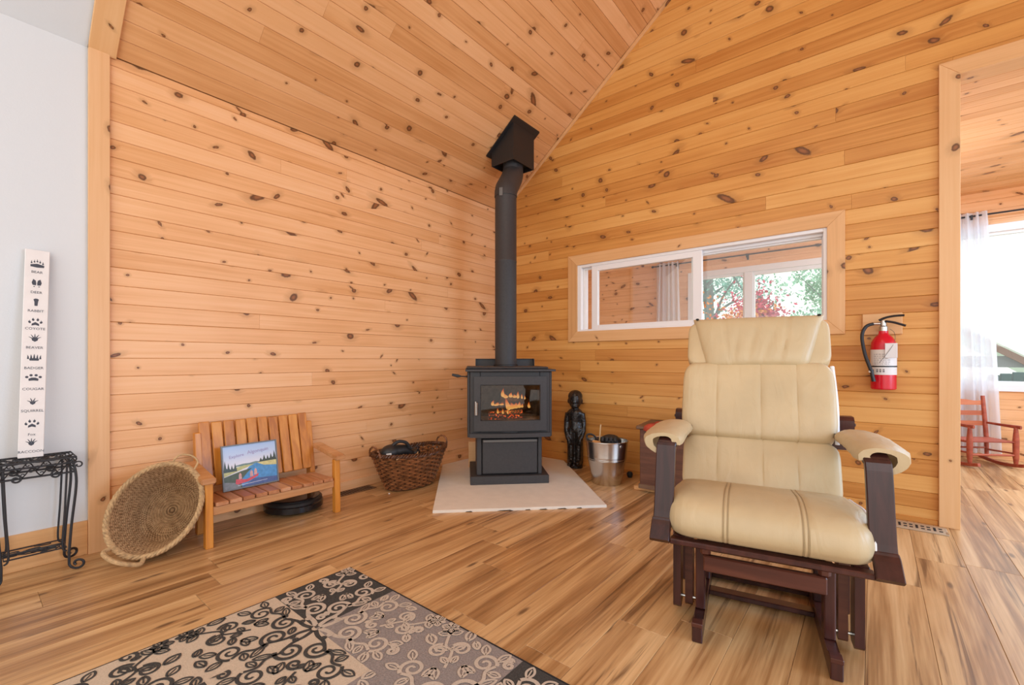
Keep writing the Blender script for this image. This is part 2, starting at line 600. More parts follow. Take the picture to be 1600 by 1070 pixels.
M['seagrass'] = woven('seagrass', (0.19, 0.098, 0.042), (0.52, 0.325, 0.165), 70, 420, 420)
M['rope'] = plain('seagrass_rope', (0.47, 0.30, 0.145), 0.85, 0, 60, 0.3, 150, 0.003)
M['wicker'] = plain('brown_wicker', (0.22, 0.085, 0.032), 0.32, 0, 22, 0.55)
M['wicker_dark'] = plain('dark_wicker', (0.09, 0.033, 0.013), 0.4, 0, 22, 0.4)
M['chest'] = wood('chest_wood', (0.10, 0.035, 0.018), (0.155, 0.058, 0.030), (0.20, 0.085, 0.045), 'x', 24, 0.45)
M['chest_lid'] = wood('chest_lid_wood', (0.10, 0.055, 0.03), (0.17, 0.09, 0.05), (0.22, 0.13, 0.07), 'x', 24, 0.5)
M['red_cloth'] = plain('red_cloth', (0.48, 0.07, 0.035), 0.85, 0, 12, 0.3)
M['red_paint'] = plain('red_enamel', (0.62, 0.006, 0.022), 0.22)
M['paper'] = plain('white_label', (0.74, 0.71, 0.69), 0.6)
M['ink'] = plain('dark_ink', (0.05, 0.055, 0.075), 0.6)
M['ink_brown'] = plain('grey_ink', (0.22, 0.20, 0.21), 0.6)
M['signboard'] = plain('white_painted_board', (0.78, 0.74, 0.72), 0.5, 0, 20, 0.03)
M['rocker_red'] = wood('red_stained_wood', (0.28, 0.05, 0.028), (0.38, 0.075, 0.04), (0.46, 0.11, 0.06), 'x', 24, 0.35)
M['rocker_slat'] = wood('red_slat_wood', (0.42, 0.10, 0.04), (0.55, 0.16, 0.07), (0.60, 0.20, 0.09), 'x', 24, 0.35)
M['sheer'] = sheer('sheer_fabric', (0.90, 0.92, 0.97), 0.13)
M['beige_metal'] = plain('beige_metal', (0.47, 0.36, 0.24), 0.45)
M['brown_metal'] = plain('brown_metal', (0.14, 0.075, 0.04), 0.45)
M['hole'] = plain('duct_dark', (0.012, 0.010, 0.009), 0.9)

# ------------------------------------------------------------------ boards
def inset(poly, offs):
    n = len(poly)
    L = []
    for i in range(n):
        a, b = Vector(poly[i]), Vector(poly[(i + 1) % n])
        d = (b - a).normalized()
        nr = Vector((-d.y, d.x))
        L.append((a + nr * offs[i], d))
    out = []
    for i in range(n):
        p, d = L[i - 1]
        q, e = L[i]
        den = d.x * e.y - d.y * e.x
        if abs(den) < 1e-9:
            out.append(q)
        else:
            t = ((q.x - p.x) * e.y - (q.y - p.y) * e.x) / den
            out.append(p + d * t)
    return out

def clip_poly(poly, a, b, c):
    """keep a*x+b*y<=c"""
    out = []
    n = len(poly)
    for i in range(n):
        p, q = poly[i], poly[(i + 1) % n]
        fp, fq = a * p[0] + b * p[1] - c, a * q[0] + b * q[1] - c
        if fp <= 0:
            out.append(p)
        if (fp < 0 < fq) or (fq < 0 < fp):
            t = fp / (fp - fq)
            out.append((p[0] + (q[0] - p[0]) * t, p[1] + (q[1] - p[1]) * t))
    return out

MESHES = {}
def board(name, parent, mat, W, poly, t=0.012, c=0.0027, ce=0.0006):
    """one board: CCW polygon in local XY (x along the grain), back at z=0, chamfered face at z=t"""
    xs = [p[0] for p in poly]
    ys = [p[1] for p in poly]
    if max(xs) - min(xs) < 0.015 or max(ys) - min(ys) < 0.004:
        return None
    ox, oy = (min(xs) + max(xs)) / 2, (min(ys) + max(ys)) / 2
    key = (mat.name, t, c, tuple((round(p[0] - ox, 4), round(p[1] - oy, 4)) for p in poly))
    me = MESHES.get(key)
    if me is None:
        P = [Vector((p[0] - ox, p[1] - oy)) for p in poly]
        n = len(P)
        offs = []
        for i in range(n):
            d = P[(i + 1) % n] - P[i]
            offs.append(c if abs(d.x) > abs(d.y) * 1.2 else ce)
        I = inset(P, offs)
        bm = NB()
        r0 = [bm.verts.new((p.x, p.y, 0)) for p in P]
        r1 = [bm.verts.new((p.x, p.y, t - c)) for p in P]
        r2 = [bm.verts.new((p.x, p.y, t)) for p in I]
        for A, B in ((r0, r1), (r1, r2)):
            for i in range(n):
                bm.faces.new((A[i], A[(i + 1) % n], B[(i + 1) % n], B[i]))
        bm.faces.new(r2)
        bm.faces.new(r0[::-1])
        me = bpy.data.meshes.new(name)
        bm.to_mesh(me)
        bm.free()
        me.materials.append(mat)
        MESHES[key] = me
    o = link(bpy.data.objects.new(name, me), parent)
    o.matrix_basis = W @ Matrix.Translation((ox, oy, 0))
    return o

def basis(origin, x, y):
    x, y = Vector(x).normalized(), Vector(y).normalized()
    z = x.cross(y)
    m = Matrix.Identity(4)
    for i in range(3):
        m[i][0], m[i][1], m[i][2], m[i][3] = x[i], y[i], z[i], origin[i]
    return m

def boarding(parent, mat, W, x0, x1, y0, y1, row, start, holes=(), planes=(), rnd=None, seg=(1.2, 3.2), name='plank', gap=0.0006, joints=None):
    rnd = rnd or random.Random(1)
    k = math.floor((y0 - start) / row)
    count = 0
    while start + k * row < y1:
        a, b = max(y0, start + k * row), min(y1, start + (k + 1) * row)
        k += 1
        if b - a < 0.004:
            continue
        iv = [(x0, x1, a, b)]
        for (ha, hb, hc, hd) in holes:
            nxt = []
            for (p, q, u, v) in iv:
                if q <= ha or p >= hb or v <= hc or u >= hd:
                    nxt.append((p, q, u, v))
                    continue
                if p < ha:
                    nxt.append((p, ha, u, v))
                if q > hb:
                    nxt.append((hb, q, u, v))
                if u < hc:
                    nxt.append((max(p, ha), min(q, hb), u, hc))
                if v > hd:
                    nxt.append((max(p, ha), min(q, hb), hd, v))
            iv = nxt
        for (p, q, u, v) in iv:
            cuts = []
            x = p + rnd.uniform(0.5, seg[1])
            while x < q - 0.35:
                cuts.append(x)
                x += rnd.uniform(*seg)
            ends = [p] + cuts + [q]
            for i in range(len(ends) - 1):
                poly = [(ends[i], u + gap), (ends[i + 1], u + gap), (ends[i + 1], v - gap), (ends[i], v - gap)]
                for pl in planes:
                    poly = clip_poly(poly, *pl)
                    if len(poly) < 3:
                        break
                if len(poly) >= 3:
                    board(name, parent, mat, W, poly)
                    count += 1
    return count

EAVE, SL = 2.615, 0.768
HYP = math.sqrt(1 + SL * SL)
RIDGE = 3.2

# floor: one slab under both rooms, laminate planks on it
b = NB()
box(b, (-0.25, -4.9, -0.10), (6.4, 3.1, -0.008))
floor = struct(obj('floor', b, M['gap']), 'golden brown laminate plank floor running under both rooms', 'floor')
rf = random.Random(11)
W = basis((0, 0, -0.008), (0, 1, 0), (-1, 0, 0))
PW, PL = 0.185, 1.25
i = 0
x = -0.02
while x < 6.2:
    off = rf.uniform(0, PL)
    y = -4.85 - off
    while y < 3.0:
        a, c2 = max(y, -4.85), min(y + PL, 2.83)
        if c2 - a > 0.05 and not (x > 4.4 and a < -3.0):
            board('plank', floor, M['floor'], W, [(a + .0004, -x - PW + .0004), (c2 - .0004, -x - PW + .0004), (c2 - .0004, -x - .0004), (a + .0004, -x - .0004)], 0.008, 0.0012, 0.0012)
        y += PL
    x += PW

# left wall (boarded part) and the white plaster part beyond the corner post
b = NB()
box(b, (-0.20, -3.26, 0), (-0.012, 0.15, EAVE))
wall_left = struct(obj('wall_left', b, M['gap']), 'pine boarded left wall behind the bench and baskets', 'wall')
boarding(wall_left, M['pine_left'], basis((-0.012, 0, 0), (0, 1, 0), (0, 0, 1)), -3.24, -0.0005, 0.0, EAVE, 0.0975, 0.8125 - 9 * 0.0975, rnd=random.Random(3), seg=(2.2, 4.6))
b = NB()
box(b, (-0.20, -4.9, 0), (-0.008, -3.26, EAVE))
struct(obj('wall_plaster', b, M['plaster']), 'white plaster wall behind the wrought iron stand', 'wall')

# right wall with the interior window and the opening to the sunroom
WX0, WX1, WZ0, WZ1 = 0.94, 2.91, 1.262, 1.908
OX0, OX1, OZ = 3.543, 5.3, 2.68
wall_right = None
b = NB()
def rwslab(x0, x1, z0, z1):
    poly = [(x0, z0), (x1, z0), (x1, z1), (x0, z1)]
    poly = clip_poly(poly, -SL, 1, EAVE)
    poly = clip_poly(poly, SL, 1, EAVE + 2 * SL * RIDGE)
    if len(poly) >= 3:
        prism(b, poly, 0.0, 0.128, basis((0, 0.140, 0), (1, 0, 0), (0, 0, 1)))
rwslab(-0.2, WX0, 0, 5.2)
rwslab(WX0, WX1, 0, WZ0)
rwslab(WX0, WX1, WZ1, 5.2)
rwslab(WX1, OX0 - 0.021, 0, 5.2)
rwslab(OX0 - 0.021, OX1 + 0.021, OZ + 0.021, 5.2)
rwslab(OX1 + 0.021, 6.4, 0, 5.2)
wall_right = struct(obj('wall_right', b, M['pine_right']), 'pine boarded gable wall with the wide slider window', 'wall')
boarding(wall_right, M['pine_right'], basis((0, 0.012, 0), (1, 0, 0), (0, 0, 1)), 0.0, 6.2, 0.0, 5.05, 0.1005, 0.7915 - 8 * 0.1005,
         holes=[(WX0 - 0.03, WX1 + 0.03, WZ0 - 0.03, WZ1 + 0.03), (OX0 - 0.03, OX1 + 0.03, -1, OZ + 0.03)],
         planes=[(-SL, 1, EAVE - 0.002), (SL, 1, EAVE + 2 * SL * RIDGE - 0.002)], rnd=random.Random(21), seg=(2.2, 4.6))

# ceiling: pine slope, white strip beyond the post, far slope
NC = Vector((SL, 0, -1)).normalized()
def slope_slab(bm, y0, y1, d0, d1, s0=-0.25, s1=RIDGE * HYP):
    prism(bm, [(y0, s0), (y1, s0), (y1, s1), (y0, s1)], d0, d1, basis((0, 0, EAVE), (0, 1, 0), (1, 0, SL)))
b = NB()
slope_slab(b, -3.20, 0.15, -0.15, -0.012)
ceiling = struct(obj('ceiling', b, M['gap']), 'sloping pine board ceiling over the stove corner', 'ceiling')
Wc = basis(Vector((0, 0, EAVE)) - NC * 0.012, (0, 1, 0), (1, 0, SL))
boarding(ceiling, M['pine_ceiling'], Wc, -3.20, -0.001, 0.002, RIDGE * HYP, 0.1035, 0.002, rnd=random.Random(5), seg=(1.8, 3.6))
b = NB()
slope_slab(b, -4.9, -3.20, -0.15, -0.006)
struct(obj('ceiling_plaster', b, M['plaster']), 'white plaster ceiling slope left of the pine boards', 'ceiling')
b = NB()
prism(b, [(0.0, 0), (RIDGE * HYP, 0), (RIDGE * HYP, 5.05), (0, 5.05)], 0, 0.14, basis((2 * RIDGE, 0.15, EAVE), (-1, 0, SL), (0, -1, 0)))
struct(obj('ceiling_far_slope', b, M['pine_ceiling']), 'second slope of the gable ceiling beyond the ridge', 'ceiling')

def trim_board(name, mat, W, poly, t, label, c=0.002):
    o = board(name, None, mat, W, poly, t, c, c)
    return struct(o, label, 'trim')
WL = basis((0, 0, 0), (0, 1, 0), (0, 0, 1))
# corner post between pine and plaster (grain vertical), its run on up the ceiling
trim_board('trim_1', M['pine_post'], basis((0.0, -3.221, 0), (0, 0, 1), (0, -1, 0)), [(0, 0), (EAVE + 0.01, 0), (EAVE + 0.01, 0.084), (0, 0.084)], 0.022, 'upright pine board between pine wall and white plaster')
trim_board('trim_2', M['pine_trim'], basis(Vector((0, -3.300, EAVE)), (1, 0, SL), (0, -1, 0)) @ Matrix.Translation((0, -0.105, 0)), [(0.0, 0), (RIDGE * HYP, 0), (RIDGE * HYP, 0.11), (0.0, 0.11)], 0.02, 'pine edge board running up the ceiling slope')
# rake moulding, eave moulding
trim_board('trim_3', M['pine_trim'], basis((0, 0, EAVE), (1, 0, SL), (-SL, 0, 1)) @ Matrix.Translation((0, -0.030, 0)), [(0.03, 0), (RIDGE * HYP, 0), (RIDGE * HYP, 0.026), (0.03, 0.026)], 0.016, 'slim pine moulding along the sloping ceiling edge')
# baseboards
trim_board('baseboard_left', M['pine_left'], WL, [(-3.22, 0), (-0.001, 0), (-0.001, 0.072), (-3.22, 0.072)], 0.014, 'low pine baseboard along the boarded left wall')
trim_board('baseboard_plaster', M['pine_trim'], basis((-0.008, 0, 0), (0, 1, 0), (0, 0, 1)), [(-4.85, 0), (-3.306, 0), (-3.306, 0.172), (-4.85, 0.172)], 0.016, 'tall pine baseboard below the white plaster wall')
trim_board('baseboard_right', M['pine_right'], basis((0, 0, 0), (1, 0, 0), (0, 0, 1)), [(0.015, 0), (3.449, 0), (3.449, 0.03), (0.015, 0.03)], 0.012, 'thin pine baseboard strip below the gable wall')

# opening casing (mitred) and jamb lining
def casing(x0, x1, z0, z1, wd, t, mat, nm, lab, legs_to_floor=False, y=0.0):
    """boards round a rectangle; x0..z1 is the inner edge"""
    B = basis((0, y, 0), (1, 0, 0), (0, 0, 1))
    V = basis((0, y, 0), (0, 0, 1), (-1, 0, 0))     # local x up, local y to -X
    out = []
    out.append(([(x0 - wd, z1 + wd), (x0, z1), (x1, z1), (x1 + wd, z1 + wd)], B, 'top'))
    if not legs_to_floor:
        out.append(([(x0 - wd, z0 - wd), (x1 + wd, z0 - wd), (x1, z0), (x0, z0)], B, 'bottom'))
    zb = 0.0 if legs_to_floor else z0
    out.append(([(zb - (0 if legs_to_floor else wd), -x0 + wd), (zb, -x0), (z1, -x0), (z1 + wd, -x0 + wd)], V, 'left'))
    out.append(([(zb, -x1), (zb - (0 if legs_to_floor else wd), -x1 - wd), (z1 + wd, -x1 - wd), (z1, -x1)], V, 'right'))
    res = []
    for poly, Wm, side in out:
        A = sum(poly[i][0] * poly[(i + 1) % 4][1] - poly[(i + 1) % 4][0] * poly[i][1] for i in range(4))
        if A < 0:
            poly = poly[::-1]
        o = board(nm, None, mat, Wm, poly, t, 0.002, 0.0012)
        res.append((o, side))
    return res
for k, (o, side) in enumerate(casing(OX0, OX1, 0, OZ, 0.092, 0.02, M['pine_trim'], 'trim', '', True)):
    o.name = 'trim_%d' % (4 + k)
    struct(o, 'pine casing board at the %s of the sunroom opening' % {'top': 'top', 'left': 'near side', 'right': 'far side'}[side], 'trim')
b = NB()
box(b, (OX0 - 0.02, 0.0, 0), (OX0, 0.14, OZ), 0.001)
box(b, (OX1, 0.0, 0), (OX1 + 0.02, 0.14, OZ), 0.001)
box(b, (OX0 - 0.02, 0.0, OZ), (OX1 + 0.02, 0.14, OZ + 0.02), 0.001)
struct(obj('trim_7', b, M['pine_trim']), 'pine jamb lining inside the sunroom opening', 'trim')

# interior slider window
win = struct(link(bpy.data.objects.new('window_1', None)), 'wide white sliding window in the pine gable wall behind the recliner', 'window')
win.location = ((WX0 + WX1) / 2, 0, WZ0)
WIN = win.location.copy()
for o, side in casing(WX0 + 0.008, WX1 - 0.008, WZ0 + 0.008, WZ1 - 0.008, 0.098, 0.02, M['pine_trim'], 'casing', ''):
    mw = o.matrix_basis.copy()
    o.parent = win
    o.matrix_basis = Matrix.Translation(-WIN) @ mw
def rect_frame(bm, x0, x1, z0, z1, y0, y1, w, wt=None, wb=None, wr=None, bev=0.002):
    wt = w if wt is None else wt
    wb = w if wb is None else wb
    wr = w if wr is None else wr
    box(bm, (x0, y0, z0), (x0 + w, y1, z1), bev)
    box(bm, (x1 - wr, y0, z0), (x1, y1, z1), bev)
    box(bm, (x0 + w, y0, z1 - wt), (x1 - wr, y1, z1), bev)
    box(bm, (x0 + w, y0, z0), (x1 - wr, y1, z0 + wb), bev)
T = Matrix.Translation(-WIN)
def wpart(name, bm, mat, par, off):
    o = obj(name, bm, mat, par)
    return o
def shifted(bm, v):
    bmesh.ops.translate(bm, vec=v, verts=bm.verts)
    return bm
b = NB()
rect_frame(b, WX0, WX1, WZ0, WZ1, -0.004, 0.135, 0.045, 0.032, 0.022, 0.03)
rect_frame(b, WX0 + 0.045, WX1 - 0.03, WZ0 + 0.022, WZ1 - 0.032, 0.045, 0.055, 0.014, 0.02, 0.008, 0.008)
obj('window_frame', shifted(b, -WIN), M['white'], win)
b = NB()
rect_frame(b, WX0 + 0.155, 2.083, WZ0 + 0.014, WZ1 - 0.022, 0.004, 0.040, 0.062, 0.058, 0.048, 0.07)
sash = obj('sliding_sash', shifted(b, -WIN), M['white'], win)
b = NB()
box(b, (WX0 + 0.21, 0.020, WZ0 + 0.058), (2.020, 0.024, WZ1 - 0.075))
obj('pane', shifted(b, -WIN), M['glass'], sash)
b = NB()
rect_frame(b, 1.985, WX1 - 0.028, WZ0 + 0.018, WZ1 - 0.034, 0.062, 0.098, 0.038, 0.03, 0.012, 0.016)
sash = obj('fixed_sash', shifted(b, -WIN), M['white'], win)
b = NB()
box(b, (2.02, 0.078, WZ0 + 0.026), (WX1 - 0.04, 0.082, WZ1 - 0.055))
obj('pane', shifted(b, -WIN), M['glass'], sash)

# ------------------------------------------------------------------ sunroom shell
FY = 2.82
F1 = (1.12, 2.90, 0.95, 2.205)          # window_2 hole
F2 = (3.50, 5.10, 0.715, 2.33)          # window_3 hole
b = NB()
def fslab(x0, x1, z0, z1):
    box(b, (x0, FY + 0.012, z0), (x1, FY + 0.14, z1))
fslab(-1.0, F1[0], 0, 2.75)
fslab(F1[0], F1[1], 0, F1[2])
fslab(F1[0], F1[1], F1[3], 2.75)
fslab(F1[1], F2[0], 0, 2.75)
fslab(F2[0], F2[1], 0, F2[2])
fslab(F2[0], F2[1], F2[3], 2.75)
fslab(F2[1], 6.4, 0, 2.75)
wall_far = struct(obj('wall_far', b, M['gap']), 'pine boarded far wall of the sunroom with its windows', 'wall')
boarding(wall_far, M['pine_left'], basis((0, FY + 0.012, 0), (1, 0, 0), (0, 0, 1)), -1.0, 6.2, 0.0, 2.72, 0.1005, 0.0, holes=[F1, F2], rnd=random.Random(9), seg=(1.6, 3.4))
b = NB()
box(b, (-1.14, 0.14, 0), (-1.0, FY + 0.14, 2.75))
struct(obj('wall_end', b, M['pine_left']), 'pine end wall of the sunroom', 'wall')
b = NB()
box(b, (-1.14, 0.14, 2.712), (6.4, FY + 0.30, 2.85))
ceil2 = struct(obj('ceiling_sunroom', b, M['gap']), 'flat pine board ceiling of the sunroom', 'ceiling')
boarding(ceil2, M['pine_ceiling'], basis((0, 0.14, 2.712), (1, 0, 0), (0, -1, 0)), -1.0, 6.2, -2.68, -0.001, 0.0975, -2.68, rnd=random.Random(13), seg=(2.5, 4.5))

def white_window(name, label, H, mull):
    x0, x1, z0, z1 = H
    w = struct(link(bpy.data.objects.new(name, None)), label, 'window')
    w.location = ((x0 + x1) / 2, FY, z0)
    o = -Vector(w.location)
    b = NB()
    rect_frame(b, x0 - 0.03, x1 + 0.03, z0 - 0.03, z1 + 0.03, FY - 0.014, FY + 0.13, 0.075, 0.075, 0.07, 0.075)
    obj('window_frame', shifted(b, o), M['white'], w)
    panes = [(x0 + 0.045, x1 - 0.045)]
    if mull:
        b = NB()
        box(b, (mull - 0.05, FY + 0.0, z0 + 0.04), (mull + 0.05, FY + 0.09, z1 - 0.045), 0.002)
        obj('mullion', shifted(b, o), M['white'], w)
        panes = [(x0 + 0.045, mull - 0.05), (mull + 0.05, x1 - 0.045)]
    for k, (a, c) in enumerate(panes):
        b = NB()
        rect_frame(b, a, c, z0 + 0.04, z1 - 0.045, FY + 0.02, FY + 0.075, 0.02, 0.045 if k else 0.03, 0.03)
        s = obj('sash', shifted(b, o), M['white'], w)
        b = NB()
        box(b, (a + 0.01, FY + 0.045, z0 + 0.05), (c - 0.01, FY + 0.049, z1 - 0.06))
        obj('pane', shifted(b, o), M['glass'], s)
    return w
white_window('window_2', 'white two-part sunroom window with maple trees outside', F1, 1.865)
white_window('window_3', 'large white sunroom window behind the sheer curtain and red rocking chair', F2, None)

# ------------------------------------------------------------------ hearth, stove, pipe
b = NB()
prism(b, [(0.917, -1.782), (1.744, -0.962), (0.80, -0.016), (0.016, -0.016), (0.016, -0.885)], 0.0, 0.018)
bmesh.ops.bevel(b, geom=[e for e in b.edges if min(v.co.z for v in e.verts) > 0.01], offset=0.002, segments=1, affect='EDGES')
hearth = thing('hearth_pad', 'pale five-sided cement board pad under the wood stove', 'hearth', (0.9, -0.9, 0))
obj('slab', shifted(b, (-0.9, 0.9, 0)), M['board'], hearth)
rc = random.Random(4)
b = NB()
for t0, ln in ((0.18, 0.05), (0.36, 0.11), (0.52, 0.04), (0.60, 0.06), (0.705, 0.07), (0.82, 0.04)):
    p = Vector((0.917 + 0.827 * t0, -1.782 + 0.82 * t0, 0))
    d = Vector((0.710, 0.704, 0))
    n = Vector((0.704, -0.710, 0))
    q = [p, p + d * ln, p + d * ln * 0.8 + Vector((0, 0, 0.006)), p + d * ln * 0.2 + Vector((0, 0, 0.004))]
    vs = [b.verts.new(v + n * 0.0008) for v in q] + [b.verts.new(v - n * 0.001) for v in q]
    b.faces.new(vs[:4])
    b.faces.new(vs[4:][::-1])
    for k in range(4):
        b.faces.new((vs[k], vs[(k + 1) % 4], vs[4 + (k + 1) % 4], vs[4 + k]))
obj('chipped_edge', shifted(b, (-0.9, 0.9, 0)), M['hole'], hearth, label='dark chipped edge', kind='stuff')

st = thing('wood_stove', 'black steel wood stove with glass door on a pedestal', 'stove', (0.73, -0.80, 0.018), 45)
def sp(name, mat, boxes, par=None, bev=0.004):
    b = NB()
    for bx in boxes:
        box(b, bx[0], bx[1], bx[2] if len(bx) > 2 else bev)
    return obj(name, b, mat, par or st)
Z0 = -0.018
sp('base_plate', M['steel_black'], [((-0.3125, -0.27, 0), (0.3125, 0.27, 0.066))])
sp('pedestal', M['steel_black'], [((-0.262, -0.225, 0.066), (-0.222, 0.20, 0.372)), ((0.230, -0.225, 0.066), (0.262, 0.20, 0.372)),
                                  ((-0.222, -0.20, 0.066), (0.230, 0.20, 0.372)), ((-0.28, -0.22, 0.36), (0.28, 0.21, 0.374))])
dr = sp('ash_drawer', M['steel_black'], [((-0.216, -0.232, 0.075), (0.224, -0.20, 0.352))])
sp('drawer_pull', M['grey_steel'], [((-0.214, -0.246, 0.326), (0.222, -0.232, 0.350))], dr)
fb = sp('firebox', M['steel_black'], [((-0.335, -0.27, 0.374), (-0.315, 0.22, 0.890)), ((0.315, -0.27, 0.374), (0.335, 0.22, 0.890)),
                                      ((-0.315, 0.20, 0.374), (0.315, 0.22, 0.890)), ((-0.315, -0.27, 0.374), (0.315, 0.20, 0.46)),
                                      ((-0.315, -0.27, 0.845), (0.315, 0.20, 0.890)),
                                      ((-0.315, -0.285, 0.374), (-0.235, -0.262, 0.890)), ((0.235, -0.285, 0.374), (0.315, -0.262, 0.890)),
                                      ((-0.235, -0.285, 0.80), (0.235, -0.262, 0.890)), ((-0.235, -0.285, 0.40), (0.235, -0.262, 0.505))])
sp('firebrick_lining', M['brick'], [((-0.313, 0.17, 0.46), (0.313, 0.199, 0.845)), ((-0.314, -0.26, 0.46), (-0.285, 0.17, 0.845)),
                                    ((0.285, -0.26, 0.46), (0.314, 0.17, 0.845)), ((-0.285, -0.26, 0.455), (0.285, 0.17, 0.485))], fb, 0.001)
b = NB()                                                    # bowed lower lip with the air slot
prism(b, [(-0.318, -0.27), (-0.318, -0.300), (-0.20, -0.318), (0, -0.326), (0.20, -0.318), (0.318, -0.300), (0.318, -0.27)], 0.376, 0.408)
obj('ash_lip', b, M['steel_black'], st)
for x0 in (-0.30, 0.06):
    b = NB()
    box(b, (x0, -0.296, 0.408), (x0 + 0.24, -0.275, 0.416), 0.001)
    obj('air_slot', b, M['steel_dark'], st)
def bow_frame(name, mat, xo, zo0, zo1, xi, zi0, zi1, yb, yf, par):
    """door ring with a slightly bowed face"""
    b = NB()
    bow = lambda x: yf - 0.012 * (1 - (x / xo) ** 2)
    def bar(x0, x1, z0, z1, n):
        prev = None
        for k in range(n + 1):
            x = x0 + (x1 - x0) * k / n
            q = [b.verts.new((x, yb, z0)), b.verts.new((x, bow(x), z0)), b.verts.new((x, bow(x), z1)), b.verts.new((x, yb, z1))]
            if prev:
                for j in range(4):
                    b.faces.new((prev[j], prev[(j + 1) % 4], q[(j + 1) % 4], q[j]))
            else:
                b.faces.new(q)
            prev = q
        b.faces.new(prev[::-1])
    bar(-xo, xo, zo0, zi0, 12)
    bar(-xo, xo, zi1, zo1, 12)
    bar(-xo, -xi, zi0, zi1, 2)
    bar(xi, xo, zi0, zi1, 2)
    bmesh.ops.remove_doubles(b, verts=b.verts, dist=1e-5)
    return obj(name, b, mat, par)
door = bow_frame('door', M['steel_black'], 0.285, 0.428, 0.852, 0.236, 0.508, 0.788, -0.288, -0.312, st)
b = NB()
box(b, (-0.238, -0.300, 0.505), (0.238, -0.296, 0.790))
obj('door_glass', b, M['stove_glass'], door)
b = NB()
rect_frame(b, -0.240, 0.240, 0.502, 0.792, -0.306, -0.300, 0.010)
obj('glass_bezel', b, M['steel_dark'], door)
b = NB()
hp = [(-0.272, -0.315, 0.655), (-0.272, -0.345, 0.655), (-0.270, -0.350, 0.64), (-0.268, -0.350, 0.56)]
tube(b, hp[:3], 0.007, 8)
for k in range(14):
    z = 0.652 - k * 0.0068
    lathe(b, [(0.010, z), (0.0125, z - 0.0017), (0.0125, z - 0.005), (0.010, z - 0.0067)], 10, c=(-0.269, -0.350, 0))
obj('door_handle', b, M['nickel'], door, True, label='coiled nickel door handle')
b = NB()
box(b, (-0.350, -0.325, 0.890), (0.356, 0.235, 0.908), 0.003)
box(b, (-0.342, -0.318, 0.908), (0.300, 0.23, 0.928), 0.012)
obj('top_plate', b, M['steel_black'], st)
sp('heat_shield', M['steel_black'], [((-0.262, 0.220, 0.926), (0.262, 0.227, 0.992)), ((-0.262, 0.208, 0.986), (0.262, 0.220, 0.992)), ((-0.262, 0.165, 0.926), (-0.256, 0.22, 0.990)), ((0.256, 0.165, 0.926), (0.262, 0.22, 0.990))], bev=0.0015)
b = NB()
tube(b, [(-0.33, -0.245, 0.850), (-0.385, -0.25, 0.852)], 0.005, 8)
tube(b, [(-0.385, -0.25, 0.852), (-0.41, -0.25, 0.855), (-0.455, -0.25, 0.866)], 0.010, 8, rs=[0.007, 0.013, 0.009], flat=0.6)
obj('damper_lever', b, M['steel_dark'], st, True)
# the fire: logs, ash, flames
M['char'] = plain('charred_log', (0.055, 0.036, 0.022), 0.9, 0, 40, 0.6, 60, 0.006)
M['ash'] = plain('wood_ash', (0.17, 0.15, 0.13), 0.95, 0, 50, 0.4, 60, 0.004)
def ember_mat():
    m, nt, b = new_mat('ember')
    raw, v, rr = coords(nt)
    f = noise_tex(nt, raw, 70, 3)
    b.inputs['Base Color'].default_value = (0.05, 0.03, 0.02, 1)
    nt.links.new(ramp(nt, f, [(0.56, (0, 0, 0)), (0.64, (1.0, 0.10, 0.01)), (0.76, (1, 0.5, 0.12))]), b.inputs['Emission Color'])
    b.inputs['Emission Strength'].default_value = 2.2
    return m
M['ember'] = ember_mat()
def flame_mat():
    m = bpy.data.materials.new('flame')
    m.use_nodes = True
    nt = m.node_tree
    nt.nodes.clear()
    out = nd(nt, 'ShaderNodeOutputMaterial')
    tc = nd(nt, 'ShaderNodeTexCoord')
    s = nd(nt, 'ShaderNodeSeparateXYZ')
    nt.links.new(tc.outputs['Generated'], s.inputs[0])
    em = nd(nt, 'ShaderNodeEmission')
    nt.links.new(ramp(nt, s.outputs[2], [(0.0, (1.0, 0.62, 0.22)), (0.35, (1.0, 0.50, 0.13)), (0.7, (1.0, 0.22, 0.04)), (1.0, (0.8, 0.09, 0.02))]), em.inputs[0])
    em.inputs[1].default_value = 1.5
    tr = nd(nt, 'ShaderNodeBsdfTransparent')
    mx = nd(nt, 'ShaderNodeMixShader')
    nt.links.new(smooth(nt, s.outputs[2], 0.25, 1.0, 0.0, 0.75), mx.inputs[0])
    nt.links.new(em.outputs[0], mx.inputs[1])
    nt.links.new(tr.outputs[0], mx.inputs[2])
    nt.links.new(mx.outputs[0], out.inputs[0])
    return m
M['flame'] = flame_mat()
SM = Matrix.Translation((0.73, -0.80, 0.018)) @ Matrix.Rotation(R(45), 4, 'Z')
def loc(p):
    return SM @ Vector(p)
b = NB()
rings = []
for iy in range(9):
    for ix in range(21):
        u, v = ix / 20, iy / 8
        b.verts.new((-0.283 + 0.566 * u, -0.255 + 0.42 * v, 0.487 + 0.018 * math.sin(3.1 * v) + 0.010 * noise.noise((u * 9, v * 7, 0))))
b.verts.ensure_lookup_table()
for iy in range(8):
    for ix in range(20):
        k = iy * 21 + ix
        b.faces.new([b.verts[j] for j in (k, k + 1, k + 22, k + 21)])
obj('ash_bed', b, M['ash'], st, True)
def log(name, lab, a, c, r, mat, seed):
    rr = random.Random(seed)
    a, c = loc(a), loc(c)
    mid = (a + c) / 2
    b = NB()
    n = 9
    pts = [a.lerp(c, k / (n - 1)) - mid + Vector((rr.uniform(-.004, .004), rr.uniform(-.004, .004), rr.uniform(-.004, .004))) for k in range(n)]
    tube(b, pts, r, 12, rs=[r * rr.uniform(0.88, 1.08) for _ in range(n)])
    o = obj(name, b, mat, None, True)
    o.location = mid
    return tag(o, lab, 'log', 'logs burning in the stove')
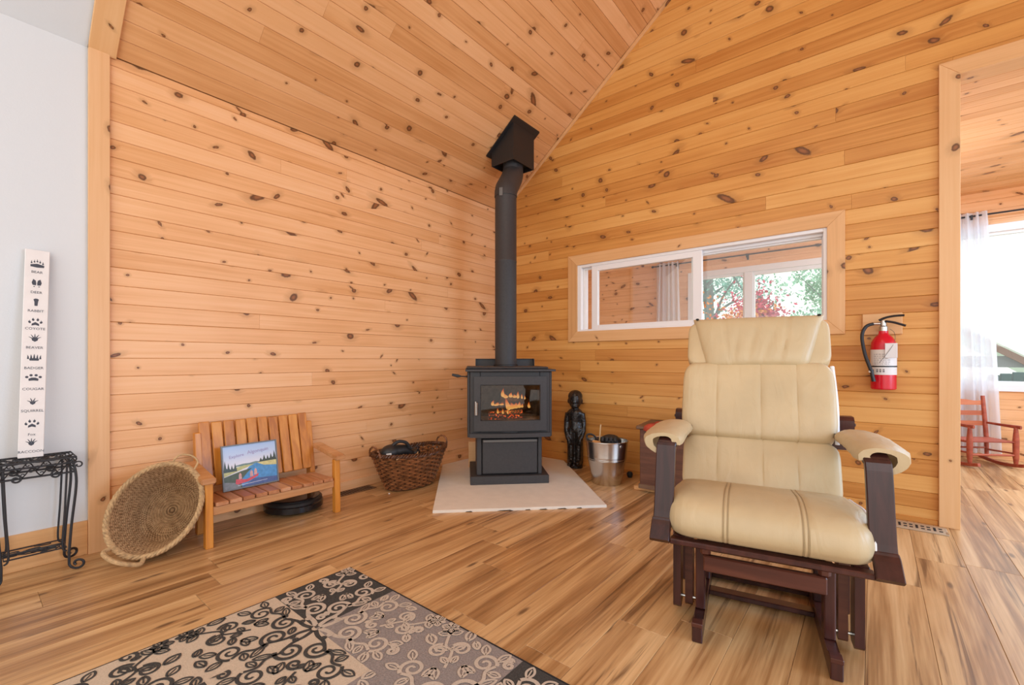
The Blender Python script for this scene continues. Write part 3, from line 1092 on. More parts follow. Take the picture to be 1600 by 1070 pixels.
log('burning_log', 'topmost burning log lying across the fire in the stove', (-0.06, -0.02, 0.665), (0.19, 0.03, 0.635), 0.034, M['char'], 1)
log('burning_log', 'middle burning log under the brightest flames in the stove', (-0.02, -0.09, 0.575), (0.20, -0.03, 0.590), 0.038, M['char'], 2)
log('burning_log', 'lowest thick log at the front of the fire in the stove', (-0.16, -0.15, 0.530), (0.12, -0.13, 0.535), 0.034, M['ember'], 3)
log('burning_log', 'short log glowing at the left end of the fire in the stove', (-0.19, 0.02, 0.585), (-0.04, -0.05, 0.60), 0.036, M['char'], 4)
fire = thing('fire', 'yellow and orange flames over logs behind the stove glass', 'fire', loc((0, -0.08, 0.50)), 45)
rfl = random.Random(8)
def flame(x, y, z, h, w, lean):
    b = NB()
    prof = [(0.25, 0.0), (0.75, 0.08), (1.0, 0.2), (0.82, 0.42), (0.5, 0.65), (0.2, 0.87), (0.02, 1.0)]
    ph = rfl.uniform(0, 6)
    ringp = []
    for (r, t) in prof:
        cx = lean * t * t + 0.15 * w * math.sin(ph + t * 6)
        ringp.append([b.verts.new((cx + r * w * math.cos(k * math.pi / 4), r * w * 0.35 * math.sin(k * math.pi / 4), t * h)) for k in range(8)])
    for i in range(len(ringp) - 1):
        for k in range(8):
            b.faces.new((ringp[i][k], ringp[i][(k + 1) % 8], ringp[i + 1][(k + 1) % 8], ringp[i + 1][k]))
    b.faces.new(ringp[0][::-1])
    o = obj('flame', b, M['flame'], fire, True)
    o.location = (x, y, z)
for f in [(-0.045, -0.03, 0.175, 0.075, 0.016, 0.006), (-0.02, -0.03, 0.165, 0.045, 0.020, -0.02), (0.02, -0.02, 0.17, 0.045, 0.018, 0.01), (0.06, 0.0, 0.165, 0.032, 0.018, -0.01), (0.085, 0.01, 0.158, 0.065, 0.012, 0.004),
          (0.12, 0.02, 0.155, 0.045, 0.009, 0.0), (0.145, 0.02, 0.150, 0.035, 0.007, 0.0), (0.0, -0.06, 0.070, 0.105, 0.022, -0.028), (0.03, -0.06, 0.078, 0.055, 0.028, -0.01), (0.06, -0.05, 0.082, 0.05, 0.024, 0.0),
          (0.09, -0.05, 0.086, 0.055, 0.016, 0.0), (0.115, -0.04, 0.088, 0.035, 0.012, 0.0), (-0.13, -0.04, 0.105, 0.05, 0.014, 0.012), (-0.10, -0.05, 0.105, 0.03, 0.022, 0.02), (-0.06, -0.06, 0.110, 0.022, 0.020, 0.02),
          (0.17, -0.05, 0.085, 0.055, 0.012, 0.0), (-0.09, -0.09, 0.045, 0.05, 0.010, 0.0), (-0.05, -0.10, 0.045, 0.045, 0.009, 0.0), (-0.01, -0.10, 0.045, 0.05, 0.008, 0.0)]:
    flame(*f)
pl = bpy.data.lights.new('fire_glow', 'POINT')
pl.energy = 2.2
pl.color = (1.0, 0.42, 0.12)
pl.shadow_soft_size = 0.05
po = link(bpy.data.objects.new('fire_glow', pl))
po.location = loc((0.02, -0.16, 0.66))

# flue pipe with its elbow and the ceiling support box
sp_ = thing('stove_pipe', 'black flue pipe rising from the stove to a box at the ceiling', 'pipe', (0.652, -0.722, 0.947))
PX = Vector((0.652, -0.722, 0.947))
def rel(p):
    return Vector(p) - PX
b = NB()
lathe(b, [(0.001, 0), (0.094, 0), (0.094, 0.9), (0.0955, 0.902), (0.0955, 0.912), (0.094, 0.914), (0.094, 1.48), (0.001, 1.48)], 40)
obj('pipe', b, M['steel_black'], sp_, True)
b = NB()
lathe(b, [(0.094, 0), (0.104, 0.0), (0.104, 0.012), (0.094, 0.014)], 40, closed_prof=True)
obj('collar', b, M['steel_dark'], sp_, True)
b = NB()
tube(b, [rel(p) for p in [(0.652, -0.722, 2.42), (0.652, -0.722, 2.455), (0.642, -0.700, 2.50), (0.560, -0.528, 2.665), (0.547, -0.497, 2.715), (0.542, -0.485, 2.75), (0.542, -0.485, 2.84)]], 0.099, 40, rs=[0.099, 0.099, 0.099, 0.099, 0.099, 0.094, 0.094])
obj('elbow', b, M['steel_black'], sp_, True)
b = NB()
for k, z in ((0, 0.0),):
    box(b, (-0.026, -0.100, 1.455), (0.004, -0.093, 1.525), 0.001)
o = obj('rating_label', b, M['grey_steel'], sp_)
o.matrix_basis = Matrix.Rotation(R(22), 4, 'Z')
b = NB()
zc = lambda x: EAVE + SL * x - 0.004
def hexa(bm, x0, x1, y0, y1, zb0, zb1, zt0, zt1):
    v = [bm.verts.new(rel(p)) for p in [(x0, y0, zb0), (x1, y0, zb1), (x1, y1, zb1), (x0, y1, zb0), (x0, y0, zt0), (x1, y0, zt1), (x1, y1, zt1), (x0, y1, zt0)]]
    for f in ((3, 2, 1, 0), (4, 5, 6, 7), (0, 1, 5, 4), (1, 2, 6, 5), (2, 3, 7, 6), (3, 0, 4, 7)):
        bm.faces.new([v[i] for i in f])
X0, X1, Y0, Y1 = 0.405, 0.665, -0.63, -0.325
t = 0.006
hexa(b, X0, X1, Y0, Y0 + t, 2.785, 2.785, zc(X0), zc(X1))
hexa(b, X0, X1, Y1 - t, Y1, 2.785, 2.785, zc(X0), zc(X1))
hexa(b, X0, X0 + t, Y0 + t, Y1 - t, 2.785, 2.785, zc(X0), zc(X0 + t))
hexa(b, X1 - t, X1, Y0 + t, Y1 - t, 2.785, 2.785, zc(X1 - t), zc(X1))
hexa(b, X0 + t, X1 - t, Y0 + t, Y1 - t, 2.83, 2.83, 2.836, 2.836)
obj('support_box', b, M['steel_dark'], sp_)
b = NB()
hexa(b, 0.366, 0.702, -0.662, -0.286, zc(0.366) - 0.012, zc(0.702) - 0.012, zc(0.366), zc(0.702))
obj('ceiling_flange', b, M['steel_dark'], sp_)

# pine offcut behind the stove
b = NB()
box(b, (-0.042, -0.02, 0.0), (0.042, 0.02, 0.235), 0.003)
o = tag(obj('wood_block', b, M['pine_trim']), 'short pine offcut standing behind the left of the stove', 'block')
o.location = (0.300, -0.765, 0.018)
o.rotation_euler = (0, 0, R(40))

# ------------------------------------------------------------------ carved figure
fig = link(bpy.data.objects.new('carved_figure', None))
tag(fig, 'black carved wooden standing figure leaning on the pine wall beside the stove', 'statue')
fig.location = (0.998, -0.140, 0.0)
fig.rotation_euler = (R(-3), 0, R(24))
def ellipsoid(bm, c, r, M_=None):
    rr = bmesh.ops.create_uvsphere(bm, u_segments=16, v_segments=10, radius=1.0)
    for v in rr['verts']:
        p = Vector((v.co.x * r[0], v.co.y * r[1], v.co.z * r[2]))
        if M_ is not None:
            p = M_ @ p
        v.co = p + Vector(c)
b = NB()
lathe(b, [(0.001, 0.0), (0.074, 0.0), (0.074, 0.03), (0.060, 0.045), (0.001, 0.05)], 16, 1.0, 0.72, (0, 0.01, 0))      # plinth
for s in (-1, 1):
    ellipsoid(b, (s * 0.036, -0.040, 0.050), (0.026, 0.055, 0.024))
    tube(b, [(s * 0.034, 0, 0.03), (s * 0.035, -0.005, 0.16), (s * 0.036, -0.004, 0.24), (s * 0.036, 0.0, 0.36)], 0.03, 12, rs=[0.028, 0.034, 0.036, 0.042])
    tube(b, [(s * 0.064, 0.0, 0.505), (s * 0.080, 0.0, 0.42), (s * 0.080, -0.012, 0.34), (s * 0.060, -0.042, 0.265)], 0.026, 12, rs=[0.028, 0.024, 0.022, 0.018])
    ellipsoid(b, (s * 0.052, -0.046, 0.252), (0.018, 0.015, 0.030))
    ellipsoid(b, (s * 0.060, 0.004, 0.615), (0.012, 0.016, 0.024))
    for q in range(4):
        tube(b, [(s * (0.064 - q * 0.009), -0.050, 0.250), (s * (0.060 - q * 0.009), -0.052, 0.222 - (0.004 if q in (1, 2) else 0))], 0.0055, 6)
lathe(b, [(0.001, 0.33), (0.068, 0.335), (0.070, 0.37), (0.058, 0.42), (0.070, 0.48), (0.074, 0.512), (0.056, 0.535), (0.034, 0.548), (0.032, 0.575), (0.001, 0.58)], 20, 1.0, 0.66)
lathe(b, [(0.001, 0.04), (0.076, 0.04), (0.074, 0.34), (0.060, 0.42), (0.001, 0.50)], 14, 1.0, 0.6, (0, 0.030, 0))                        # uncarved back of the log
ellipsoid(b, (0, -0.004, 0.630), (0.061, 0.073, 0.090))
ellipsoid(b, (0, 0.010, 0.660), (0.068, 0.070, 0.060))
ellipsoid(b, (0, -0.058, 0.572), (0.030, 0.020, 0.022))
prism(b, [(-0.014, 0), (0.014, 0), (0.004, 0.05), (-0.004, 0.05)], 0.0, 0.022, basis((0, -0.058, 0.600), (1, 0, 0), (0, 0.15, 1)))
ellipsoid(b, (0, -0.062, 0.642), (0.042, 0.012, 0.009))
ellipsoid(b, (0, -0.068, 0.583), (0.018, 0.010, 0.006))
ellipsoid(b, (0, -0.068, 0.571), (0.016, 0.010, 0.006))
body = obj('body', b, M['carved'], fig)
md = body.modifiers.new('remesh', 'REMESH')
md.mode = 'VOXEL'
md.voxel_size = 0.0065
bake(body)
for s in (-1, 1):
    b = NB()
    ellipsoid(b, (s * 0.024, -0.063, 0.620), (0.011, 0.008, 0.007))
    obj('eye', b, M['black_gloss'], fig, True)

# ------------------------------------------------------------------ steel pail and what it holds
pail = thing('metal_pail', 'shiny galvanised steel pail on the floor beside the carved figure', 'pail', (1.46, -0.405, 0))
b = NB()
prof = [(0.001, 0.004), (0.112, 0.0), (0.117, 0.006), (0.1335, 0.10), (0.1505, 0.19), (0.1535, 0.196), (0.1525, 0.202), (0.1560, 0.208), (0.155, 0.214), (0.1575, 0.220), (0.1565, 0.226), (0.1690, 0.345), (0.1665, 0.345),
        (0.150, 0.21), (0.114, 0.012), (0.001, 0.012)]
lathe(b, prof, 48)
obj('body', b, M['galv'], pail, True)
b = NB()
tube(b, [(0.170 * math.cos(a * math.pi / 24), 0.170 * math.sin(a * math.pi / 24), 0.346) for a in range(48)], 0.0045, 8, True)
obj('rolled_rim', b, M['galv'], pail, True)
for s in (-1, 1):
    b = NB()
    dirv = Vector((math.cos(R(160 if s < 0 else -20)), math.sin(R(160 if s < 0 else -20)), 0))
    lathe(b, [(0.001, 0), (0.016, 0), (0.016, 0.006), (0.001, 0.008)], 10)
    o = obj('handle_lug', b, M['galv'], pail, True)
    o.matrix_basis = Matrix.Translation(dirv * 0.166 + Vector((0, 0, 0.315))) @ dirv.to_track_quat('Z', 'Y').to_matrix().to_4x4()
b = NB()
ang0 = R(160)
tube(b, smooth_path([(0.174 * math.cos(ang0), 0.174 * math.sin(ang0), 0.315), (0.10 * math.cos(ang0 + 1.2), -0.10, 0.30), (0.02, -0.175, 0.235), (0.14, -0.13, 0.28), (0.174 * math.cos(R(-20)), 0.174 * math.sin(R(-20)), 0.315)], 8), 0.003, 6)
b.free()
b = NB()
tube(b, [(0, 0, 0), (0.010, 0.012, 0.20)], 0.006, 8)
o = tag(obj('stick', b, plain('pale_stick', (0.72, 0.50, 0.26), 0.6)), 'thin pale wooden stick poking out of the steel pail', 'stick')
o.location = (1.378, -0.385, 0.262)
b = NB()
tube(b, [(0.040 * math.cos(k * math.pi / 10), 0.0, 0.027 * math.sin(k * math.pi / 10)) for k in range(20)], 0.0075, 8, True)
scoop = thing('ash_shovel', 'black looped shovel handle leaning out of the steel pail', 'shovel', (1.345, -0.455, 0.360), rot=(0, R(28), R(30)))
obj('handle_loop', b, M['black'], scoop, True)
b = NB()
tube(b, [(0.04, 0, 0), (0.075, 0.0, -0.003), (0.11, 0.01, -0.01)], 0.007, 8)
obj('shaft', b, M['black'], scoop, True)
b = NB()
vs = []
ellipsoid(b, (0, 0, 0), (0.085, 0.06, 0.055))
for v in b.verts:
    n_ = noise.noise(v.co * 22)
    v.co *= 1 + 0.16 * n_
    if v.co.z < -0.01:
        v.co.z = -0.01 + (v.co.z + 0.01) * 2.2
glove = thing('fire_glove', 'crumpled black leather glove stuffed in the steel pail', 'glove', (1.505, -0.420, 0.345), 20)
obj('palm', b, plain('black_leather', (0.02, 0.018, 0.017), 0.4, 0, 0, 0, 40, 0.01), glove, True)
for k in range(4):
    b = NB()
    tube(b, [(-0.055 + 0.03 * k, -0.035, 0.02), (-0.06 + 0.033 * k, -0.062, 0.028), (-0.06 + 0.034 * k, -0.080, 0.008)], 0.014, 8, rs=[0.016, 0.015, 0.009])
    obj('finger', b, M['rubber'], glove, True)
b = NB()
box(b, (-0.05, -0.03, -0.02), (0.05, 0.03, 0.02), 0.008)
o = tag(obj('kindling_piece', b, M['pine_trim']), 'pale piece of kindling at the front of the steel pail', 'kindling')
o.location = (1.418, -0.470, 0.315)
o.rotation_euler = (0.3, 0.2, 0.6)
b = NB()
lathe(b, [(0.001, 0), (0.018, 0.0), (0.024, 0.014), (0.026, 0.03), (0.018, 0.046), (0.001, 0.05)], 16)
o = tag(obj('rubber_stopper', b, M['rubber'], None, True), 'small black rubber stopper on the floor against the right wall', 'stopper')
o.location = (1.535, -0.13, 0)
b = NB()
ellipsoid(b, (0, 0, 0.004), (0.009, 0.006, 0.004))
o = tag(obj('crumb', b, M['paper'], None, True), 'tiny white crumb on the floor in front of the brown wicker basket', 'crumb')
o.location = (0.345, -1.71, 0)

# ------------------------------------------------------------------ chest
ch = thing('wooden_chest', 'dark reddish brown wooden chest half hidden behind the recliner', 'chest', (1.765, -0.500, 0.032), 7)
b = NB()
box(b, (0.012, 0.012, 0), (0.86, 0.375, 0.445), 0.004)
obj('body', b, M['chest'], ch)
b = NB()
box(b, (-0.012, -0.010, 0.445), (0.885, 0.40, 0.472), 0.006)
obj('lid', b, M['chest_lid'], ch)
b = NB()
box(b, (0.004, 0.002, 0.0), (0.87, 0.012, 0.032), 0.003)
box(b, (0.002, 0.012, 0.0), (0.012, 0.38, 0.032), 0.003)
obj('base_moulding', b, M['chest_lid'], ch)
cl = NB()
rcl = random.Random(2)
nx, ny = 14, 10
gridv = []
for iy in range(ny + 1):
    for ix in range(nx + 1):
        u, v = ix / nx, iy / ny
        x = 0.045 + 0.55 * u + 0.09 * v
        y = -0.025 + 0.33 * v
        z = 0.480 + 0.014 * abs(noise.noise((u * 4, v * 4, 1.0))) + 0.004
        if v < 0.12:
            y = -0.020
            z = 0.480 - 0.06 * (0.12 - v) / 0.12 * (0.6 + 0.4 * math.sin(u * 9))
        gridv.append(cl.verts.new((x, y, z)))
for iy in range(ny):
    for ix in range(nx):
        k = iy * (nx + 1) + ix
        cl.faces.new([gridv[j] for j in (k, k + 1, k + nx + 2, k + nx + 1)])
o = obj('folded_cloth', cl, M['red_cloth'], None, True)
sm = o.modifiers.new('thick', 'SOLIDIFY')
sm.thickness = 0.006
o.matrix_world = Matrix.Translation((1.765, -0.500, 0.032)) @ Matrix.Rotation(R(7), 4, 'Z')
tag(o, 'red cloth lying over the lid of the wooden chest', 'cloth')
b = NB()
box(b, (-0.05, 0, 0), (0.80, 0.30, 0.032), 0.003)
o = tag(obj('pine_board', b, M['pine_trim']), 'flat pine board on the floor under the wooden chest', 'board')
o.location = (1.76, -0.44, 0)
o.rotation_euler = (0, 0, R(7))

# ------------------------------------------------------------------ fire extinguisher on the right wall
ex = thing('fire_extinguisher', 'red fire extinguisher with black hose hanging on the pine wall', 'extinguisher', (3.195, -0.075, 0.815))
b = NB()
lathe(b, [(0.001, 0.0), (0.058, 0.0), (0.0635, 0.006), (0.0635, 0.268), (0.060, 0.295), (0.045, 0.325), (0.028, 0.342), (0.024, 0.352), (0.024, 0.365), (0.001, 0.368)], 40)
obj('cylinder', b, M['red_paint'], ex, True)
b = NB()
lathe(b, [(0.0642, 0.092), (0.0645, 0.094), (0.0645, 0.246), (0.0642, 0.248)], 40)
lb = obj('label', b, M['paper'], ex, True, label='off-white printed label')
b = NB()
for k, (a0) in enumerate((-118, -104, -90)):
    for (dz0, dz1) in ((0.0, 0.012), (0.014, 0.020)):
        a1, a2 = R(a0 - 4.2), R(a0 + 4.2)
        q = [(0.0650 * math.cos(a), 0.0650 * math.sin(a), z) for (a, z) in ((a1, 0.108 + dz0), (a2, 0.108 + dz0), (a2, 0.108 + dz1), (a1, 0.108 + dz1))]
        b.faces.new([b.verts.new(p) for p in q])
for r_ in range(6):
    z = 0.158 + r_ * 0.012
    a = -135
    while a < -70:
        w = rfl.uniform(4, 13)
        q = [(0.0650 * math.cos(R(t_)), 0.0650 * math.sin(R(t_)), zz) for (t_, zz) in ((a, z), (a + w, z), (a + w, z + 0.003), (a, z + 0.003))]
        b.faces.new([b.verts.new(p) for p in q])
        a += w + 4
obj('label_print', b, M['ink_brown'], lb, kind='stuff')
b = NB()
lathe(b, [(0.064, 0.140), (0.0665, 0.140), (0.0665, 0.148), (0.064, 0.148)], 40, closed_prof=True)
obj('strap', b, M['black'], ex, True)
b = NB()
lathe(b, [(0.001, 0.364), (0.022, 0.364), (0.022, 0.392), (0.016, 0.398), (0.016, 0.43), (0.001, 0.432)], 20)
tube(b, [(-0.016, -0.006, 0.412), (-0.052, -0.012, 0.412)], 0.009, 10)
vl = obj('valve', b, M['nickel'], ex, True)
b = NB()
lathe(b, [(0.001, -0.027), (0.012, -0.027), (0.012, -0.018), (0.001, -0.018)], 14)
o = obj('gauge', b, M['paper'], vl, True)
o.matrix_basis = Matrix.Translation((0, 0, 0.41)) @ Matrix.Rotation(R(-90), 4, 'X') @ Matrix.Rotation(R(180), 4, 'X')
b = NB()
tube(b, smooth_path([(-0.022, -0.008, 0.432), (0.01, -0.012, 0.447), (0.05, -0.018, 0.455), (0.098, -0.022, 0.456)], 5), 0.007, 8, flat=1.6)
obj('carry_handle', b, M['rubber'], ex, True)
b = NB()
tube(b, smooth_path([(0.01, -0.012, 0.425), (0.05, -0.018, 0.415), (0.104, -0.022, 0.392)], 5), 0.007, 8, flat=1.6)
obj('squeeze_lever', b, M['rubber'], ex, True)
b = NB()
tube(b, smooth_path([(-0.048, -0.012, 0.412), (-0.085, -0.02, 0.395), (-0.105, -0.035, 0.335), (-0.092, -0.055, 0.23), (-0.070, -0.070, 0.15), (-0.060, -0.074, 0.118)], 6), 0.0098, 10)
obj('hose', b, M['rubber'], ex, True)
b = NB()
tube(b, [(-0.060, -0.074, 0.122), (-0.056, -0.076, 0.10), (-0.047, -0.078, 0.05)], 0.011, 10, rs=[0.013, 0.010, 0.011])
obj('nozzle', b, M['black'], ex, True)
b = NB()
lathe(b, [(0.001, 0), (0.011, 0.0), (0.011, 0.012), (0.001, 0.014)], 12)
o = obj('hose_clip', b, M['paper'], ex, True)
o.location = (-0.062, -0.074, 0.106)
b = NB()
box(b, (0.006, -0.082, 0.196), (0.064, -0.079, 0.286), 0.004)
o = obj('inspection_tag', b, M['paper'], ex, label='white hanging inspection tag')
b = NB()
tube(b, smooth_path([(0.030, -0.03, 0.375), (0.052, -0.05, 0.345), (0.045, -0.081, 0.278), (-0.02, -0.083, 0.165)], 6), 0.0012, 5)
obj('tag_string', b, M['grey_steel'], ex, True)
b = NB()
box(b, (-0.105, 0.052, 0.345), (0.092, 0.0745, 0.480), 0.003)
obj('mounting_board', b, M['pine_trim'], ex)
b = NB()
box(b, (-0.018, 0.020, 0.370), (0.018, 0.054, 0.385), 0.002)
obj('wall_hook', b, M['grey_steel'], ex)

# ------------------------------------------------------------------ glider recliner
gl = thing('glider_recliner', 'cream leather glider recliner with dark mahogany bentwood arms', 'recliner', (2.86, -2.03, 0), 11.5)
def profile_sweep(bm, prof, x0, x1, n=22, round_=0.06, crown=0.0, seams=(), seam_d=0.004, seam_w=0.006, pinch=0.55):
    """closed (y,z) profile swept along x; ends are rounded, the section swells by `crown` in the middle"""
    cy = sum(p[0] for p in prof) / len(prof)
    cz = sum(p[1] for p in prof) / len(prof)
    xs = [x0 + (x1 - x0) * k / n for k in range(n + 1)]
    for s in seams:
        xs += [s - seam_w, s, s + seam_w]
    for e in (0.004, 0.012, 0.025, 0.042):
        xs += [x0 + e, x1 - e]
    xs = sorted(set(round(x, 5) for x in xs))
    rings = []
    for x in xs:
        d = min(x - x0, x1 - x)
        t = min(1.0, d / round_)
        sc = pinch + (1 - pinch) * math.sqrt(max(0, 1 - (1 - t) ** 2))
        u = (x - (x0 + x1) / 2) / ((x1 - x0) / 2)
        sc *= 1 + crown * (1 - u * u)
        g = 0
        for s in seams:
            g = max(g, math.exp(-((x - s) / (seam_w * 0.6)) ** 2))
        ring = []
        for (y, z) in prof:
            v = Vector((0, y - cy, z - cz))
            L = v.length
            v = v * sc
            if L > 0:
                v -= v.normalized() * seam_d * g
            ring.append(bm.verts.new((x, cy + v.y, cz + v.z)))
        rings.append(ring)
    m = len(prof)
    for i in range(len(rings) - 1):
        for k in range(m):
            bm.faces.new((rings[i][k], rings[i][(k + 1) % m], rings[i + 1][(k + 1) % m], rings[i + 1][k]))
    bm.faces.new(rings[0][::-1])
    bm.faces.new(rings[-1])
def loop2(pts, k=5):
    q = smooth_path([(0, p[0], p[1]) for p in pts], k, True)
    return [(v.y, v.z) for v in q]
def seam_line(par, pts, r=0.0013):
    b = NB()
    tube(b, pts, r, 5)
    return obj('stitching', b, M['seam'], par, True)

seat_prof = loop2([(0.02, 0.368), (-0.028, 0.390), (-0.036, 0.430), (-0.012, 0.478), (0.05, 0.507), (0.16, 0.512), (0.32, 0.490), (0.50, 0.462), (0.525, 0.420), (0.49, 0.382), (0.25, 0.368)])
b = NB()
profile_sweep(b, seat_prof, -0.300, 0.302, 24, 0.075, 0.01, (-0.118, -0.104, 0.112, 0.126), 0.0035, 0.004, 0.72)
seat = obj('seat_cushion', b, M['leather'], gl, True)
# pale strips painting window light along the right-hand edge of the cushions
b = NB()
q_ = [p for p in seat_prof if p[1] > 0.40 and p[0] < 0.44]
cyy, czz = sum(p[0] for p in seat_prof) / len(seat_prof), sum(p[1] for p in seat_prof) / len(seat_prof)
q_ = sorted(q_, key=lambda p: math.atan2(p[1] - czz, -(p[0] - cyy)))
tube(b, [(0.2995, cyy + (p[0] - cyy) * 0.80, czz + (p[1] - czz) * 0.80) for p in q_], 0.0045, 8)
obj('edge_highlight', b, M['edge_highlight_white'], seat, True, label='pale strip painted as window light along one cushion edge')
def back_pt(t):
    """spine of the backrest: t=0 at the seat, 1 at the top"""
    return Vector((0, 0.420 + 0.300 * t, 0.415 + 0.765 * t))
BD = Vector((0, 0.300, 0.765)).normalized()
BN = Vector((0, -BD.z, BD.y))              # towards the sitter
def back_section(name, t0, t1, xa, xb, front, back, seams, pinch=0.6):
    a, c = back_pt(t0), back_pt(t1)
    L = (c - a).length
    pts = []
    for (s, o) in [(0.0, 0.0), (0.03, 0.75), (0.14, 1.0), (0.5, 1.06), (0.86, 1.0), (0.97, 0.75), (1.0, 0.0), (0.97, -0.8), (0.5, -1.0), (0.03, -0.8)]:
        off = front * o if o >= 0 else back * -o * -1
        p = a + BD * (L * s) + BN * off
        pts.append((p.y, p.z))
    b = NB()
    profile_sweep(b, loop2(pts, 4), xa, xb, 22, 0.05, 0.03, seams, 0.004, 0.005, pinch)
    return obj(name, b, M['leather'], gl, True)
XC = -0.010
back_section('lower_back_cushion', 0.00, 0.315, -0.300, 0.285, 0.040, 0.045, (-0.16, 0.015, 0.14))
mb = back_section('middle_back_cushion', 0.300, 0.735, -0.312, 0.282, 0.056, 0.05, (-0.165, 0.01, 0.145))
back_section('upper_back_cushion', 0.715, 1.0, -0.300, 0.278, 0.036, 0.045, (-0.19, 0.17))
b = NB()
pa = back_pt(0.31) + BN * 0.012
pb = back_pt(0.72) + BN * 0.012
pm = back_pt(0.5) + BN * 0.02
tube(b, smooth_path([(0.279, pa.y, pa.z), (0.284, pm.y, pm.z), (0.279, pb.y, pb.z)], 8), 0.008, 8)
obj('edge_highlight', b, M['edge_highlight_white'], mb, True, label='pale strip painted as window light along one cushion edge')  # painted highlight again, on the middle back cushion
# head pillow: wide at the top, narrow at the bottom, pinched by a pleat
b = NB()
nx, ny = 44, 20
front, backv = [], []
ta, tb = 0.695, 1.012
for iy in range(ny + 1):
    v = iy / ny
    for ix in range(nx + 1):
        u = -1 + 2 * ix / nx
        hw = 0.195 + 0.075 * v ** 0.8
        if v < 0.12:
            hw *= 0.88 + 0.12 * math.sin(v / 0.12 * math.pi / 2)
        sag = 0.004 * math.sin(u * 2.4 + 1)
        p = back_pt(ta + (tb - ta) * v) + Vector((XC + u * hw, 0, sag * (1 - v)))
        e = max(0.0, (1 - abs(u) ** 5)) * max(0.0, 1 - abs(2 * v - 1) ** 4)
        puff = 0.028 + 0.046 * e ** 0.45
        fold = 0.0
        for (fu, fv, fa) in ((-0.05, 0.45, 0.9), (0.22, 0.35, 0.7), (-0.38, 0.25, 0.8), (0.45, 0.2, 0.6)):
            fold += 0.006 * fa * math.exp(-((u - fu - 0.25 * (v - fv)) / 0.045) ** 2) * math.exp(-((v - fv) / 0.33) ** 2)
        for fu in (-0.5, 0.5):
            fold += 0.0035 * math.exp(-((u - fu) / 0.02) ** 2)
        front.append(b.verts.new(p + BN * (puff - fold)))
        backv.append(b.verts.new(p + BN * (0.02 - 0.004 * e)))
def gridfaces(bm, vs, nx, ny, flip=False):
    for iy in range(ny):
        for ix in range(nx):
            k = iy * (nx + 1) + ix
            q = [vs[k], vs[k + 1], vs[k + nx + 2], vs[k + nx + 1]]
            bm.faces.new(q[::-1] if flip else q)
gridfaces(b, front, nx, ny)
gridfaces(b, backv, nx, ny, True)
edge = list(range(nx + 1)) + [(nx + 1) * (k + 1) + nx for k in range(ny)] + [(nx + 1) * ny + nx - 1 - k for k in range(nx)] + [(nx + 1) * (ny - 1 - k) for k in range(ny - 1)]
for i in range(len(edge)):
    p, q = edge[i], edge[(i + 1) % len(edge)]
    b.faces.new((front[q], front[p], backv[p], backv[q]))
hp_ = obj('head_pillow', b, M['leather'], gl, True)
for u in (-0.93, 0.93):
    p = back_pt(1.0) + Vector((XC + u * 0.268, 0, 0)) + BN * 0.05
    b = NB()
    ellipsoid(b, p, (0.008, 0.005, 0.005))
    obj('corner_tie', b, M['hole'], hp_, True)
# seat double stitching
for xs in (-0.118, -0.104, 0.112, 0.126):
    pts = [Vector((xs, y, z)) for (y, z) in seat_prof if z > 0.375 and y < 0.40 and (y < 0.05 or z > 0.44)]
    pts = [p for p in pts]
    cy = sum(p[0] for p in seat_prof) / len(seat_prof)
    cz = sum(p[1] for p in seat_prof) / len(seat_prof)
    pts = sorted(pts, key=lambda p: math.atan2(p.z - cz, -(p.y - cy)))
    pts = [Vector((xs, cy + (p.y - cy) * 1.009, cz + (p.z - cz) * 1.009)) for p in pts]
    seam_line(seat, pts, 0.0011)
